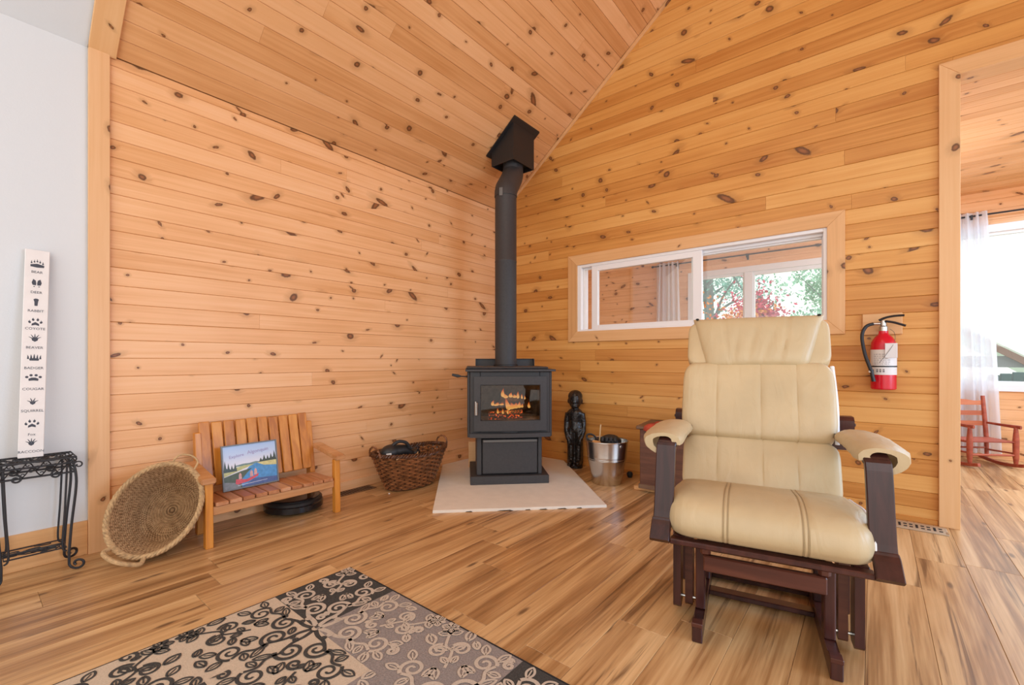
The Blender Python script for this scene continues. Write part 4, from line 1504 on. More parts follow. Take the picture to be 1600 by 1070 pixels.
# bentwood arms
for s in (-1, 1):
    path = [(0.66, 0.686), (0.35, 0.700), (0.14, 0.706), (0.085, 0.700), (0.060, 0.682), (0.050, 0.655), (0.022, 0.440), (0.014, 0.412), (-0.004, 0.392), (-0.040, 0.352)]
    path = [(v.y, v.z) for v in smooth_path([(0, p[0], p[1]) for p in path], 3)]
    n = len(path)
    xi = [0.262 + 0.028 * min(1, k / (n * 0.8)) for k in range(n)]
    xo = [x + 0.068 for x in xi]
    b = NB()
    strip_sweep(b, path, 0.022, xi if s > 0 else [-x for x in xo], xo if s > 0 else [-x for x in xi])
    arm = obj('arm', b, M['mahogany'], gl)
    # draped pad over the arm
    b = NB()
    rings = []
    for k in range(19):
        t = k / 18
        y = 0.055 + 0.40 * t
        e = 0.86 + 0.14 * math.sin(min(1, t / 0.12, (1 - t) / 0.12) * math.pi / 2)
        cx, cz = s * 0.303, 0.705
        ring = []
        outer, inner = [], []
        m_ = 16
        for j in range(m_ + 1):
            a = R(-62 + 262 * j / m_)                     # 0 = outer side, 90 = up
            wob = 1 + 0.05 * noise.noise((t * 9, j * 0.9, s * 3.0))
            ca, sa = math.cos(a), math.sin(a)
            rx = (0.088 if ca > 0 else 0.062) * e * wob
            rz = (0.036 if sa > 0 else (0.062 if ca > 0 else 0.040)) * e * wob
            cxx, czz = s * (0.318 if ca > 0 else 0.318), 0.694 + 0.010 * math.sin(t * 3.0)
            outer.append(Vector((cxx + s * rx * ca, y, czz + rz * sa)))
            inner.append(Vector((cxx + s * (rx - 0.030) * ca, y, czz + (0.018 if sa > 0 else rz - 0.012) * sa)))
        rings.append([b.verts.new(v) for v in outer + inner[::-1]])
    q = len(rings[0])
    for i in range(18):
        for j in range(q):
            b.faces.new((rings[i][j], rings[i][(j + 1) % q], rings[i + 1][(j + 1) % q], rings[i + 1][j]))
    b.faces.new(rings[0])
    b.faces.new(rings[-1][::-1])
    obj('arm_pad', b, M['leather'], arm, True, label='draped cream leather arm pad')
    # rear bracket with adjusting notches
    b = NB()
    xa, xb = (s * 0.258, s * 0.352)
    prism(b, [(0.595, 0.622), (0.665, 0.622), (0.665, 0.760), (0.612, 0.760), (0.595, 0.745)], min(xa, xb), max(xa, xb), basis((0, 0, 0), (0, 1, 0), (0, 0, 1)))
    for k in range(3):
        box(b, (min(s * 0.350, s * 0.359), 0.61, 0.668 + 0.026 * k), (max(s * 0.350, s * 0.359), 0.645, 0.682 + 0.026 * k), 0.003)
    obj('recline_bracket', b, M['mahogany'], gl)
# seat frame, rod
b = NB()
box(b, (-0.292, -0.030, 0.343), (0.295, 0.010, 0.362), 0.004)
box(b, (-0.285, 0.010, 0.345), (-0.245, 0.52, 0.365), 0.003)
box(b, (0.245, 0.010, 0.345), (0.288, 0.52, 0.365), 0.003)
box(b, (-0.245, 0.47, 0.345), (0.245, 0.52, 0.365), 0.003)
obj('seat_frame', b, M['mahogany'], gl)
b = NB()
tube(b, [(-0.20, 0.10, 0.312), (0.20, 0.10, 0.312)], 0.006, 8)
obj('steel_rod', b, M['nickel'], gl, True, label='thin steel rod under the seat')
b = NB()
box(b, (-0.20, 0.20, 0.265), (0.20, 0.225, 0.335), 0.003)
obj('inner_rail', b, M['mahogany'], gl)
# base: two runners with raised toes, posts, stretchers
for s in (-1, 1):
    b = NB()
    x0, x1 = s * 0.202 - 0.017, s * 0.202 + 0.017
    V = basis((0, 0, 0), (0, 1, 0), (0, 0, 1))
    prism(b, [(-0.005, 0.0), (0.62, 0.0), (0.62, 0.055), (0.05, 0.055), (0.045, 0.066), (-0.005, 0.066)], x0, x1, V)
    bmesh.ops.bevel(b, geom=list(b.edges), offset=0.003, segments=1, affect='EDGES')
    rn = obj('base_runner', b, M['mahogany'], gl)
    b = NB()
    box(b, (x0 - 0.001, -0.007, 0.054), (x1 + 0.001, 0.03, 0.069), 0.002)
    obj('toe_cap', b, M['mahogany_red'], rn)
    for yy in (0.155, 0.42):
        b = NB()
        box(b, (x0, yy - 0.03, 0.055), (x1, yy + 0.03, 0.300), 0.004)
        obj('post', b, M['mahogany'], rn)
    for (yy, dx) in ((0.20, 0.290), (0.235, 0.250), (0.44, 0.290)):
        b = NB()
        xa, xb = sorted((s * (dx - 0.014), s * (dx + 0.014)))
        prism(b, [(yy - 0.036, 0.032), (yy - 0.026, 0.022), (yy + 0.026, 0.022), (yy + 0.036, 0.032), (yy + 0.036, 0.340), (yy - 0.036, 0.340)], xa, xb, V)
        obj('swing_plate', b, M['mahogany'] if dx > 0.27 else M['mahogany_red'], gl)
    for q in ([(s * 0.215, 0.215, 0.05), (s * 0.292, 0.215, 0.05)], [(s * 0.19, 0.17, 0.315), (s * 0.292, 0.17, 0.315)]):
        b = NB()
        tube(b, q, 0.006, 8)
        obj('pivot_bolt', b, M['nickel'], gl, True)
    b = NB()
    box(b, (s * 0.180 - 0.018, 0.06, 0.285), (s * 0.180 + 0.018, 0.085, 0.330), 0.009)
    obj('bumper_block', b, M['mahogany_red'], gl)
b = NB()
box(b, (-0.186, 0.055, 0.232), (0.186, 0.080, 0.290), 0.004)
obj('front_stretcher', b, M['mahogany_red'], gl)
b = NB()
box(b, (-0.186, 0.43, 0.16), (0.186, 0.455, 0.22), 0.004)
obj('rear_stretcher', b, M['mahogany'], gl)
for yy in (0.35, 0.52):
    b = NB()
    box(b, (-0.186, yy, 0.010), (0.186, yy + 0.05, 0.030), 0.003)
    obj('base_crossbar', b, M['mahogany'], gl)
# back slats behind the cushions
for x in (-0.22, 0.20):
    a, c = back_pt(0.0) - BN * 0.05, back_pt(0.97) - BN * 0.05
    b = NB()
    strip_sweep(b, [(a.y, a.z), ((a + c).y / 2, (a + c).z / 2), (c.y, c.z)], 0.02, x - 0.025, x + 0.025)
    obj('back_upright', b, M['mahogany'], gl)

# ------------------------------------------------------------------ small slatted bench, picture, robot vacuum
bn = thing('childs_bench', 'small orange varnished slatted wooden bench against the left wall', 'bench', (0.25, -2.525, 0), 90)
def bpart(name, mat, lo, hi, bev=0.004, M_=None, par=None):
    b = NB()
    box(b, lo, hi, bev, M_)
    return obj(name, b, mat, par or bn)
for s in (-1, 1):
    x = s * 0.363
    b = NB()
    V = basis((0, 0, 0), (0, 1, 0), (0, 0, 1))
    prism(b, [(-0.176, 0), (-0.134, 0), (-0.128, 0.345), (-0.168, 0.345)], x - 0.018, x + 0.018, V)
    bmesh.ops.bevel(b, geom=list(b.edges), offset=0.003, segments=1, affect='EDGES')
    obj('leg', b, M['bench'], bn)
    b = NB()
    prism(b, [(0.095, 0), (0.135, 0), (0.178, 0.575), (0.142, 0.575), (0.088, 0.24)], x - s * 0.035 - 0.016, x - s * 0.035 + 0.016, V)
    bmesh.ops.bevel(b, geom=list(b.edges), offset=0.003, segments=1, affect='EDGES')
    obj('leg', b, M['bench'], bn)
    b = NB()
    xx = s * 0.372
    prism(b, [(-0.195, 0.345), (0.125, 0.395), (0.125, 0.422), (-0.195, 0.374)], xx - 0.034, xx + 0.034, V)
    bmesh.ops.bevel(b, geom=list(b.edges), offset=0.005, segments=2, affect='EDGES')
    obj('armrest', b, M['bench_x'], bn)
bpart('front_apron', M['bench_x'], (-0.345, -0.158, 0.165), (0.345, -0.138, 0.212))
bpart('rear_rail', M['bench_x'], (-0.345, 0.075, 0.165), (0.345, 0.095, 0.212))
for s in (-1, 1):
    bpart('side_rail', M['bench'], (s * 0.335 - 0.01, -0.138, 0.170), (s * 0.335 + 0.01, 0.085, 0.212))
b = NB()
MB = Matrix.Translation((0, 0.075, 0.24)) @ Matrix.Rotation(R(-13), 4, 'X')
for z in (0.06, 0.30):
    box(b, (-0.325, 0.020, z), (0.325, 0.036, z + 0.04), 0.003, MB)
obj('back_rail', b, M['bench'], bn)
n = 10
rb = random.Random(5)
for k in range(n):
    x0 = -0.335 + 0.67 * k / n
    bpart('seat_slat', M['bench_seat'], (x0 + 0.003, -0.172 + rb.uniform(-.003, .003), 0.212), (x0 + 0.064, 0.085, 0.234), 0.004)
for k in range(n):
    x0 = -0.322 + 0.644 * k / n
    zt = 0.402 + rb.uniform(-0.004, 0.004)
    bpart('back_slat', M['bench'], (x0 + 0.004, 0.0, 0.028), (x0 + 0.060, 0.020, zt), 0.004, MB)

pic = thing('framed_print', 'grey framed lake print with a red canoe propped on the small bench', 'picture', (0.235, -2.612, 0.236), rot=(R(-9), 0, R(91)))
PWd, PH = 0.312, 0.262
b = NB()
rect_frame(b, -PWd / 2, PWd / 2, 0, PH, -0.012, 0.0, 0.008, bev=0.001)
obj('frame', b, plain('grey_frame', (0.16, 0.165, 0.17), 0.35), pic)
b = NB()
box(b, (-PWd / 2 + 0.006, -0.006, 0.006), (PWd / 2 - 0.006, -0.001, PH - 0.006))
def sky_mat():
    m, nt, bb = new_mat('print_sky')
    tc = nd(nt, 'ShaderNodeTexCoord')
    s = nd(nt, 'ShaderNodeSeparateXYZ')
    nt.links.new(tc.outputs['Object'], s.inputs[0])
    nt.links.new(ramp(nt, mth(nt, 'DIVIDE', s.outputs[2], PH), [(0.5, (0.78, 0.76, 0.82)), (0.75, (0.50, 0.60, 0.80)), (1.0, (0.36, 0.52, 0.80))]), bb.inputs['Base Color'])
    bb.inputs['Roughness'].default_value = 0.3
    return m
art = obj('print', b, sky_mat(), pic)
layers = []
def flat(name, poly, colr, lev, par=art, rough=0.3):
    b = NB()
    pts = [(-PWd / 2 + 0.008 + (PWd - 0.016) * p[0], 0.008 + (PH - 0.016) * p[1]) for p in poly]
    b.faces.new([b.verts.new((x, -0.0062 - 0.00012 * lev, z)) for x, z in pts])
    m = M.get(name) or plain(name, colr, rough, 0, 60, 0.18)
    M[name] = m
    return obj(name, b, m, par)
rp = random.Random(12)
flat('far_hills', [(0.22, 0.50), (1, 0.48), (1, 0.53), (0.72, 0.53), (0.60, 0.565), (0.48, 0.545), (0.36, 0.55), (0.22, 0.53)], (0.16, 0.24, 0.22), 1)
flat('lake', [(0.1, 0.0), (1, 0.0), (1, 0.42), (0.62, 0.52), (0.5, 0.50), (0.42, 0.40)], (0.075, 0.27, 0.56), 2)
flat('deep_water', [(0.3, 0.0), (1, 0.0), (1, 0.12), (0.55, 0.16)], (0.07, 0.11, 0.28), 3)
flat('left_meadow', [(0, 0.30), (0.34, 0.42), (0.56, 0.50), (0.40, 0.51), (0.2, 0.48), (0, 0.40)], (0.50, 0.50, 0.20), 4)
flat('right_meadow', [(0.62, 0.52), (0.75, 0.44), (1, 0.40), (1, 0.56), (0.82, 0.55)], (0.60, 0.55, 0.24), 4)
flat('near_bank', [(0, 0.0), (0.32, 0.0), (0.30, 0.16), (0.42, 0.32), (0.52, 0.42), (0.3, 0.38), (0, 0.29)], (0.07, 0.09, 0.045), 5)
flat('lily_pads', [(0, 0.0), (0.30, 0.0), (0.24, 0.12), (0, 0.18)], (0.20, 0.21, 0.22), 6)
def treeline(x0, x1, zb, hs, lev):
    pts = [(x0, zb)]
    x = x0
    k = 0
    while x < x1:
        w = (x1 - x0) / len(hs)
        pts += [(x + w * 0.15, zb + hs[k] * 0.35), (x + w * 0.5, zb + hs[k]), (x + w * 0.85, zb + hs[k] * 0.35)]
        x += w
        k += 1
        if k >= len(hs):
            break
    pts.append((x1, zb))
    flat('spruce_trees', pts, (0.045, 0.06, 0.04), lev)
treeline(0.0, 0.24, 0.40, [0.28, 0.22, 0.16, 0.20], 7)
treeline(0.66, 1.0, 0.53, [0.10, 0.16, 0.14, 0.18, 0.24], 7)
flat('canoe', [(0.20, 0.10), (0.24, 0.08), (0.44, 0.11), (0.62, 0.20), (0.64, 0.27), (0.58, 0.23), (0.40, 0.17), (0.21, 0.21)], (0.60, 0.07, 0.09), 9)
for (x, z) in ((0.29, 0.22), (0.50, 0.24), (0.58, 0.27)):
    flat('paddler', [(x - 0.03, z - 0.03), (x + 0.03, z - 0.02), (x + 0.025, z + 0.09), (x, z + 0.13), (x - 0.025, z + 0.08)], (0.62, 0.34, 0.32), 8)
flat('caption_strip', [(0.24, 0.045), (0.80, 0.075), (0.80, 0.085), (0.24, 0.06)], (0.55, 0.56, 0.66), 9)
TM = lambda x, z, sl: Matrix.Translation((x, -0.0072, z)) @ Matrix.Rotation(R(90), 4, 'X') @ Matrix.Rotation(R(sl), 4, 'Z')
M['print_ink'] = plain('lavender_ink', (0.36, 0.30, 0.52), 0.5)
for body, size, x, z, sl in (('Explore', 0.026, -0.075, 0.186, 6), ('Algonquin', 0.030, 0.045, 0.200, 4)):
    me = text_bm(body, size, TM(x, z, sl), 0.0001)
    me.materials.append(M['print_ink'])
    link(bpy.data.objects.new('lettering', me), art)

rv = thing('robot_vacuum', 'round glossy black robot vacuum parked under the small bench', 'robot vacuum', (0.135, -2.315, 0))
b = NB()
lathe(b, [(0.001, 0.010), (0.150, 0.010), (0.172, 0.020), (0.174, 0.078), (0.166, 0.086), (0.001, 0.086)], 48)
obj('body', b, M['black'], rv, True)
b = NB()
lathe(b, [(0.158, 0.084), (0.158, 0.089), (0.154, 0.0915), (0.120, 0.0905), (0.001, 0.0905), (0.001, 0.084)], 48)
obj('top_cover', b, M['black_gloss'], rv, True)
b = NB()
lathe(b, [(0.1735, 0.018), (0.180, 0.022), (0.181, 0.056), (0.1735, 0.062)], 48, closed_prof=True)
obj('bumper', b, M['black_gloss'], rv, True)
b = NB()
lathe(b, [(0.001, 0.084), (0.045, 0.084), (0.045, 0.095), (0.040, 0.098), (0.001, 0.098)], 24, c=(-0.03, 0.02, 0))
obj('sensor_turret', b, M['black_gloss'], rv, True)
for s in (-1, 1):
    b = NB()
    lathe(b, [(0.001, -0.009), (0.03, -0.009), (0.032, 0), (0.03, 0.009), (0.001, 0.009)], 20)
    o = obj('wheel', b, M['rubber'], rv, True)
    o.matrix_basis = Matrix.Translation((0, s * 0.11, 0.032)) @ Matrix.Rotation(R(90), 4, 'X')

# ------------------------------------------------------------------ seagrass basket tipped on its rim
def coil_profile(pts, pitch, amp):
    """profile of stacked coils along a polyline of (r, z)"""
    P = [Vector((p[0], p[1], 0)) for p in pts]
    out = []
    for i in range(len(P) - 1):
        a, c = P[i], P[i + 1]
        L = (c - a).length
        d = (c - a) / L
        nr = Vector((d.y, -d.x, 0))
        k = max(1, round(L / pitch))
        for j in range(k):
            for q, h in ((0.0, 0.0), (0.25, 0.8), (0.5, 1.0), (0.75, 0.8)):
                p = a + d * (L * (j + q) / k) + nr * amp * h
                out.append((max(0.0005, p.x), p.y))
    out.append((P[-1].x, P[-1].y))
    return out
sb = link(bpy.data.objects.new('seagrass_basket', None))
tag(sb, 'large woven seagrass basket tipped on its side between post and bench', 'basket')
axis = Vector((0.66, -0.40, 0.27)).normalized()      # from the base out through the mouth
long_ = Vector((-0.036, 0.517, 0.855))
long_ = (long_ - axis * long_.dot(axis)).normalized()
short = axis.cross(long_)
mw = Matrix.Identity(4)
ctr = Vector((0.318, -3.092, 0.243))
base = ctr - axis * 0.24
for i in range(3):
    mw[i][0], mw[i][1], mw[i][2], mw[i][3] = long_[i], short[i], axis[i], base[i]
sb.matrix_world = mw
b = NB()
outer = coil_profile([(0.001, 0.0), (0.140, 0.0), (0.172, 0.03), (0.232, 0.24)], 0.014, 0.004)
inner = coil_profile([(0.220, 0.24), (0.161, 0.035), (0.136, 0.010), (0.001, 0.010)], 0.014, 0.0035)
lathe(b, outer + inner, 72, 1.0, 0.82)
obj('body', b, M['seagrass'], sb, True)
b = NB()
N_ = 150
for st_ in range(3):
    tube(b, [(0.229 * 1.0 * math.cos(2 * math.pi * k / N_) * (1 + 0.028 * math.cos(k * 0.9 + st_ * 2.09)), 0.229 * 0.82 * math.sin(2 * math.pi * k / N_) * (1 + 0.028 * math.cos(k * 0.9 + st_ * 2.09)), 0.243 + 0.009 * math.sin(k * 0.9 + st_ * 2.09)) for k in range(N_)], 0.0085, 6, True)
obj('braided_rim', b, M['rope'], sb, True)
for s in (-1, 1):
    b = NB()
    hw = 0.085
    if s > 0:
        pts = [(0.222, -0.055, 0.245), (0.270, -0.048, 0.235), (0.288, 0.0, 0.23), (0.270, 0.048, 0.235), (0.222, 0.055, 0.245)]
        tube(b, smooth_path(pts, 8), 0.005, 8)
    else:
        pts = [(-0.212, -0.075, 0.245), (-0.240, -0.085, 0.290), (-0.250, -0.01, 0.335), (-0.240, 0.075, 0.290), (-0.212, 0.07, 0.245)]
        tube(b, smooth_path(pts, 8), 0.0105, 8)
    obj('rope_handle', b, M['rope'], sb, True)

# ------------------------------------------------------------------ brown wicker basket with its contents
wb_ = thing('wicker_basket', 'oval dark brown wicker basket with ring handles beside the hearth', 'basket', (0.278, -1.46, 0), 90)
A0, B0, A1, B1, WH = 0.205, 0.125, 0.325, 0.195, 0.255
def ell(t, a):
    e = t ** 0.9
    return Vector(((A0 + (A1 - A0) * e) * math.cos(a), (B0 + (B1 - B0) * e) * math.sin(a), 0.012 + WH * t))
NS = 34
b = NB()
for k in range(NS):
    a = 2 * math.pi * k / NS
    tube(b, [ell(t, a) + Vector((0, 0, 0.014 * abs(math.cos(a)) * t)) for t in (0, 0.25, 0.5, 0.75, 1.0)], 0.0055, 5)
obj('stakes', b, M['wicker_dark'], wb_, True, kind='stuff')
b = NB()
rows = 17
for r_ in range(rows):
    t = 0.02 + 0.93 * r_ / (rows - 1)
    pts = []
    for k in range(NS * 4):
        a = 2 * math.pi * k / (NS * 4)
        p = ell(t, a)
        nr = Vector((math.cos(a) / A1, math.sin(a) / B1, 0)).normalized()
        w = math.cos(a * NS / 2 + math.pi * (r_ % 2))
        pts.append(p + nr * 0.0085 * w + Vector((0, 0, 0.014 * abs(math.cos(a)) * t)))
    tube(b, pts, 0.0072, 5, True)
obj('woven_strands', b, M['wicker'], wb_, True, kind='stuff')
b = NB()
for ph in (0.0, 2.09, 4.19):
    pts = []
    for k in range(160):
        a = 2 * math.pi * k / 160
        nr = Vector((math.cos(a) / A1, math.sin(a) / B1, 0)).normalized()
        pts.append(ell(1.0, a) + nr * 0.011 * math.cos(a * 26 + ph) + Vector((0, 0, 0.014 * abs(math.cos(a)) + 0.004 + 0.011 * math.sin(a * 26 + ph))))
    tube(b, pts, 0.0075, 5, True)
obj('braided_rim', b, M['wicker_dark'], wb_, True)
b = NB()
lathe(b, [(0.001, 0.004), (1.0, 0.004), (1.03, 0.012), (1.0, 0.022), (0.001, 0.022)], 36, A0, B0)
obj('base', b, M['wicker_dark'], wb_, True)
for s in (-1, 1):
    b = NB()
    xr = A1 + 0.0
    pts = [(s * xr, -0.065, WH + 0.02), (s * (xr + 0.008), -0.052, WH + 0.072), (s * (xr + 0.012), 0.0, WH + 0.098), (s * (xr + 0.008), 0.052, WH + 0.072), (s * xr, 0.065, WH + 0.02)]
    for q in (0, 1):
        tube(b, [p + Vector((0.005 * math.cos(i * 0.9 + q * 3.14), 0, 0.005 * math.sin(i * 0.9 + q * 3.14))) for i, p in enumerate(smooth_path(pts, 7))], 0.0052, 6)
    obj('ring_handle', b, M['wicker'], wb_, True)
# contents: black power tool body, cable, pale cord
tool = thing('hand_vacuum', 'black hand vacuum with a small grey label lying in the brown wicker basket', 'vacuum', (0.275, -1.645, 0.262), rot=(0.25, -0.15, R(72)))
b = NB()
ellipsoid(b, (0, 0, 0.03), (0.085, 0.062, 0.062))
tube(b, [(0.03, 0, 0.03), (0.10, 0.0, 0.02), (0.16, 0.0, -0.02)], 0.05, 14, rs=[0.055, 0.046, 0.03])
for v in b.verts:
    if v.co.z < -0.04:
        v.co.z = -0.04
obj('body', b, M['black'], tool, True)
b = NB()
tube(b, smooth_path([(0.02, 0.0, 0.085), (0.07, 0.0, 0.105), (0.13, 0.0, 0.075), (0.155, 0.0, 0.01)], 6), 0.013, 10)
obj('handle', b, M['rubber'], tool, True)
b = NB()
box(b, (-0.020, -0.004, -0.002), (0.020, 0.0, 0.026), 0.002)
o = obj('label_sticker', b, M['paper'], tool, label='small grey label')
o.matrix_basis = Matrix.Translation((-0.030, -0.0575, 0.030)) @ Matrix.Rotation(R(-12), 4, 'X') @ Matrix.Rotation(R(-25), 4, 'Z')
ch2 = thing('battery_charger', 'small black charger block with a cord in the brown wicker basket', 'charger', (0.305, -1.450, 0.238), rot=(0.2, 0.1, 0.5))
b = NB()
box(b, (-0.045, -0.035, -0.02), (0.045, 0.035, 0.05), 0.012)
obj('body', b, M['black'], ch2)
b = NB()
tube(b, smooth_path([(0.03, 0.0, 0.05), (0.05, -0.01, 0.085), (0.03, -0.04, 0.095), (-0.02, -0.05, 0.06), (-0.03, -0.055, 0.0)], 7), 0.004, 7)
obj('cord', b, M['rubber'], ch2, True)
b = NB()
tube(b, smooth_path([(0.42, -1.70, 0.262), (0.43, -1.65, 0.290), (0.40, -1.60, 0.275), (0.455, -1.57, 0.262), (0.40, -1.50, 0.262), (0.37, -1.46, 0.275)], 7), 0.0048, 7)
o = obj('extension_cord', b, plain('tan_cord', (0.55, 0.33, 0.16), 0.5), None, True)
tag(o, 'tan cord looped over the front rim of the brown wicker basket', 'cord')

# ------------------------------------------------------------------ wrought iron stand and the track sign
ps = thing('plant_stand', 'black wrought iron plant stand with scrolled legs by the white wall', 'plant stand', (0.115, -3.500, 0), 90)
SX, SY, SZ = 0.118, 0.082, 0.545
def curl(cx, cz, r0, turns, a0, dirn, n=26):
    return [(cx + r0 * (1 - 0.72 * k / n) * math.cos(a0 + dirn * turns * 2 * math.pi * k / n), cz + r0 * (1 - 0.72 * k / n) * math.sin(a0 + dirn * turns * 2 * math.pi * k / n)) for k in range(n + 1)]
for sx in (-1, 1):
    for sy in (-1, 1):
        b = NB()
        pts = [(sx * SX, sy * SY, SZ - 0.02), (sx * (SX + 0.012), sy * (SY + 0.004), 0.42), (sx * (SX - 0.004), sy * SY, 0.22), (sx * (SX - 0.012), sy * SY, 0.09)]
        foot = curl(0.028, 0.036, 0.028, 1.15, math.pi, 1, 22)
        pts = smooth_path(pts, 7) + [Vector((sx * (SX - 0.012 + f[0]), sy * (SY + f[0] * 0.55), max(f[1], 0.0065))) for f in [(0.0, 0.06)] + foot]
        tube(b, pts, 0.0055, 7)
        leg = obj('leg', b, M['iron'], ps, True)
        b = NB()
        tube(b, smooth_path([(sx * (SX - 0.018), sy * SY, SZ - 0.02), (sx * (SX - 0.026), sy * SY, 0.30), (sx * (SX - 0.034), sy * SY, 0.13), (sx * (SX - 0.02), sy * SY, 0.10)], 6), 0.004, 6)
        obj('inner_rod', b, M['iron'], leg, True)
        b = NB()
        c_ = curl(0.016, 0.0, 0.018, 1.1, math.pi, -1, 16)
        tube(b, [(sx * (SX + 0.004 + f[0]), sy * (SY + 0.003), SZ - 0.045 + f[1]) for f in c_], 0.0032, 6)
        obj('corner_scroll', b, M['iron'], leg, True)
b = NB()
for z in (SZ - 0.006, SZ - 0.030, SZ - 0.075):
    q = 1.0 if z > SZ - 0.05 else 0.96
    tube(b, [(-SX * q - 0.012, -SY * q - 0.008, z), (SX * q + 0.012, -SY * q - 0.008, z), (SX * q + 0.012, SY * q + 0.008, z), (-SX * q - 0.012, SY * q + 0.008, z)], 0.0045, 6, True)
obj('top_frame', b, M['iron'], ps, True)
b = NB()
rs_ = random.Random(3)
for k in range(26):
    cx, cy = rs_.uniform(-SX, SX), rs_.uniform(-SY, SY)
    a0 = rs_.uniform(0, 6.28)
    w = rs_.uniform(0.012, 0.024)
    pts = [(cx + w * (1 + 0.5 * math.cos(2 * t + a0)) * math.cos(t), cy + w * (1 + 0.5 * math.sin(t + a0)) * math.sin(t), SZ - 0.008 + 0.003 * math.sin(3 * t)) for t in [2 * math.pi * j / 14 for j in range(14)]]
    pts = [(max(-SX - .01, min(SX + .01, p[0])), max(-SY - .006, min(SY + .006, p[1])), p[2]) for p in pts]
    tube(b, pts, 0.003, 5, True)
for k in range(9):
    x = -SX + 2 * SX * k / 8
    tube(b, [(x, -SY, SZ - 0.010), (x + rs_.uniform(-.02, .02), SY, SZ - 0.010)], 0.0035, 5)
obj('leaf_scroll_top', b, M['iron'], ps, True)
b = NB()
for s in (-1, 1):
    for k in range(4):
        cx = -SX + 2 * SX * (k + 0.5) / 4
        pts = []
        for t in range(25):
            u = t / 24 * 2 - 1
            pts.append((cx + 0.030 * u, s * (SY + 0.006), SZ - 0.052 + 0.017 * math.sin(u * math.pi)))
        tube(b, pts, 0.0025, 5)
        c_ = curl(0, 0, 0.011, 1.0, 0, 1, 12)
        tube(b, [(cx + 0.014 + f[0], s * (SY + 0.006), SZ - 0.046 + f[1]) for f in c_], 0.0022, 5)
        tube(b, [(cx - 0.014 - f[0], s * (SY + 0.006), SZ - 0.060 - f[1]) for f in c_], 0.0022, 5)
    for k in (-1, 1):
        c_ = curl(0, 0, 0.019, 1.15, math.pi * 0.5, k, 18)
        tube(b, [(k * (SX - 0.055) + f[0], s * (SY + 0.009), SZ - 0.075 + f[1]) for f in c_], 0.0042, 6)
obj('apron_scrolls', b, M['iron'], ps, True)
b = NB()
tube(b, [(-SX + 0.02, -SY + 0.01, 0.115), (SX - 0.02, -SY + 0.01, 0.115), (SX - 0.02, SY - 0.01, 0.115), (-SX + 0.02, SY - 0.01, 0.115)], 0.0035, 6, True)
for k in range(12):
    cx, cy = rs_.uniform(-SX + .03, SX - .03), rs_.uniform(-SY + .02, SY - .02)
    w = rs_.uniform(0.015, 0.026)
    tube(b, [(cx + 1.5 * w * math.cos(t), cy + w * 0.8 * math.sin(t) * (1 + 0.4 * math.cos(3 * t)), 0.116 + 0.003 * math.sin(2 * t)) for t in [2 * math.pi * j / 14 for j in range(14)]], 0.0028, 5, True)
b2 = [(-SX + 0.02, 0, 0.115), (SX - 0.02, 0, 0.115)]
tube(b, b2, 0.006, 6, flat=2.0)
obj('lower_shelf', b, M['iron'], ps, True)

sg = link(bpy.data.objects.new('track_sign', None))
tag(sg, 'tall narrow white board printed with animal tracks leaning above the plant stand', 'sign')
sg.location = (0.118, -3.512, 0.548)
sg.rotation_euler = (R(-5.6), R(1.7), R(90))
SH, SW = 0.985, 0.082
b = NB()
box(b, (-SW / 2, 0, 0), (SW / 2, 0.014, SH), 0.0015)
face = obj('board', b, M['signboard'], sg)
def disc(bm, x, z, rx, rz, rot=0.0, n=14):
    vs = []
    for k in range(n):
        a = 2 * math.pi * k / n
        p = Vector((rx * math.cos(a), rz * math.sin(a)))
        p = Vector((p.x * math.cos(rot) - p.y * math.sin(rot), p.x * math.sin(rot) + p.y * math.cos(rot)))
        vs.append(bm.verts.new((x + p.x, -0.0006, z + p.y)))
    bm.faces.new(vs)
def poly(bm, x, z, pts, s):
    bm.faces.new([bm.verts.new((x + p[0] * s, -0.0006, z + p[1] * s)) for p in pts])
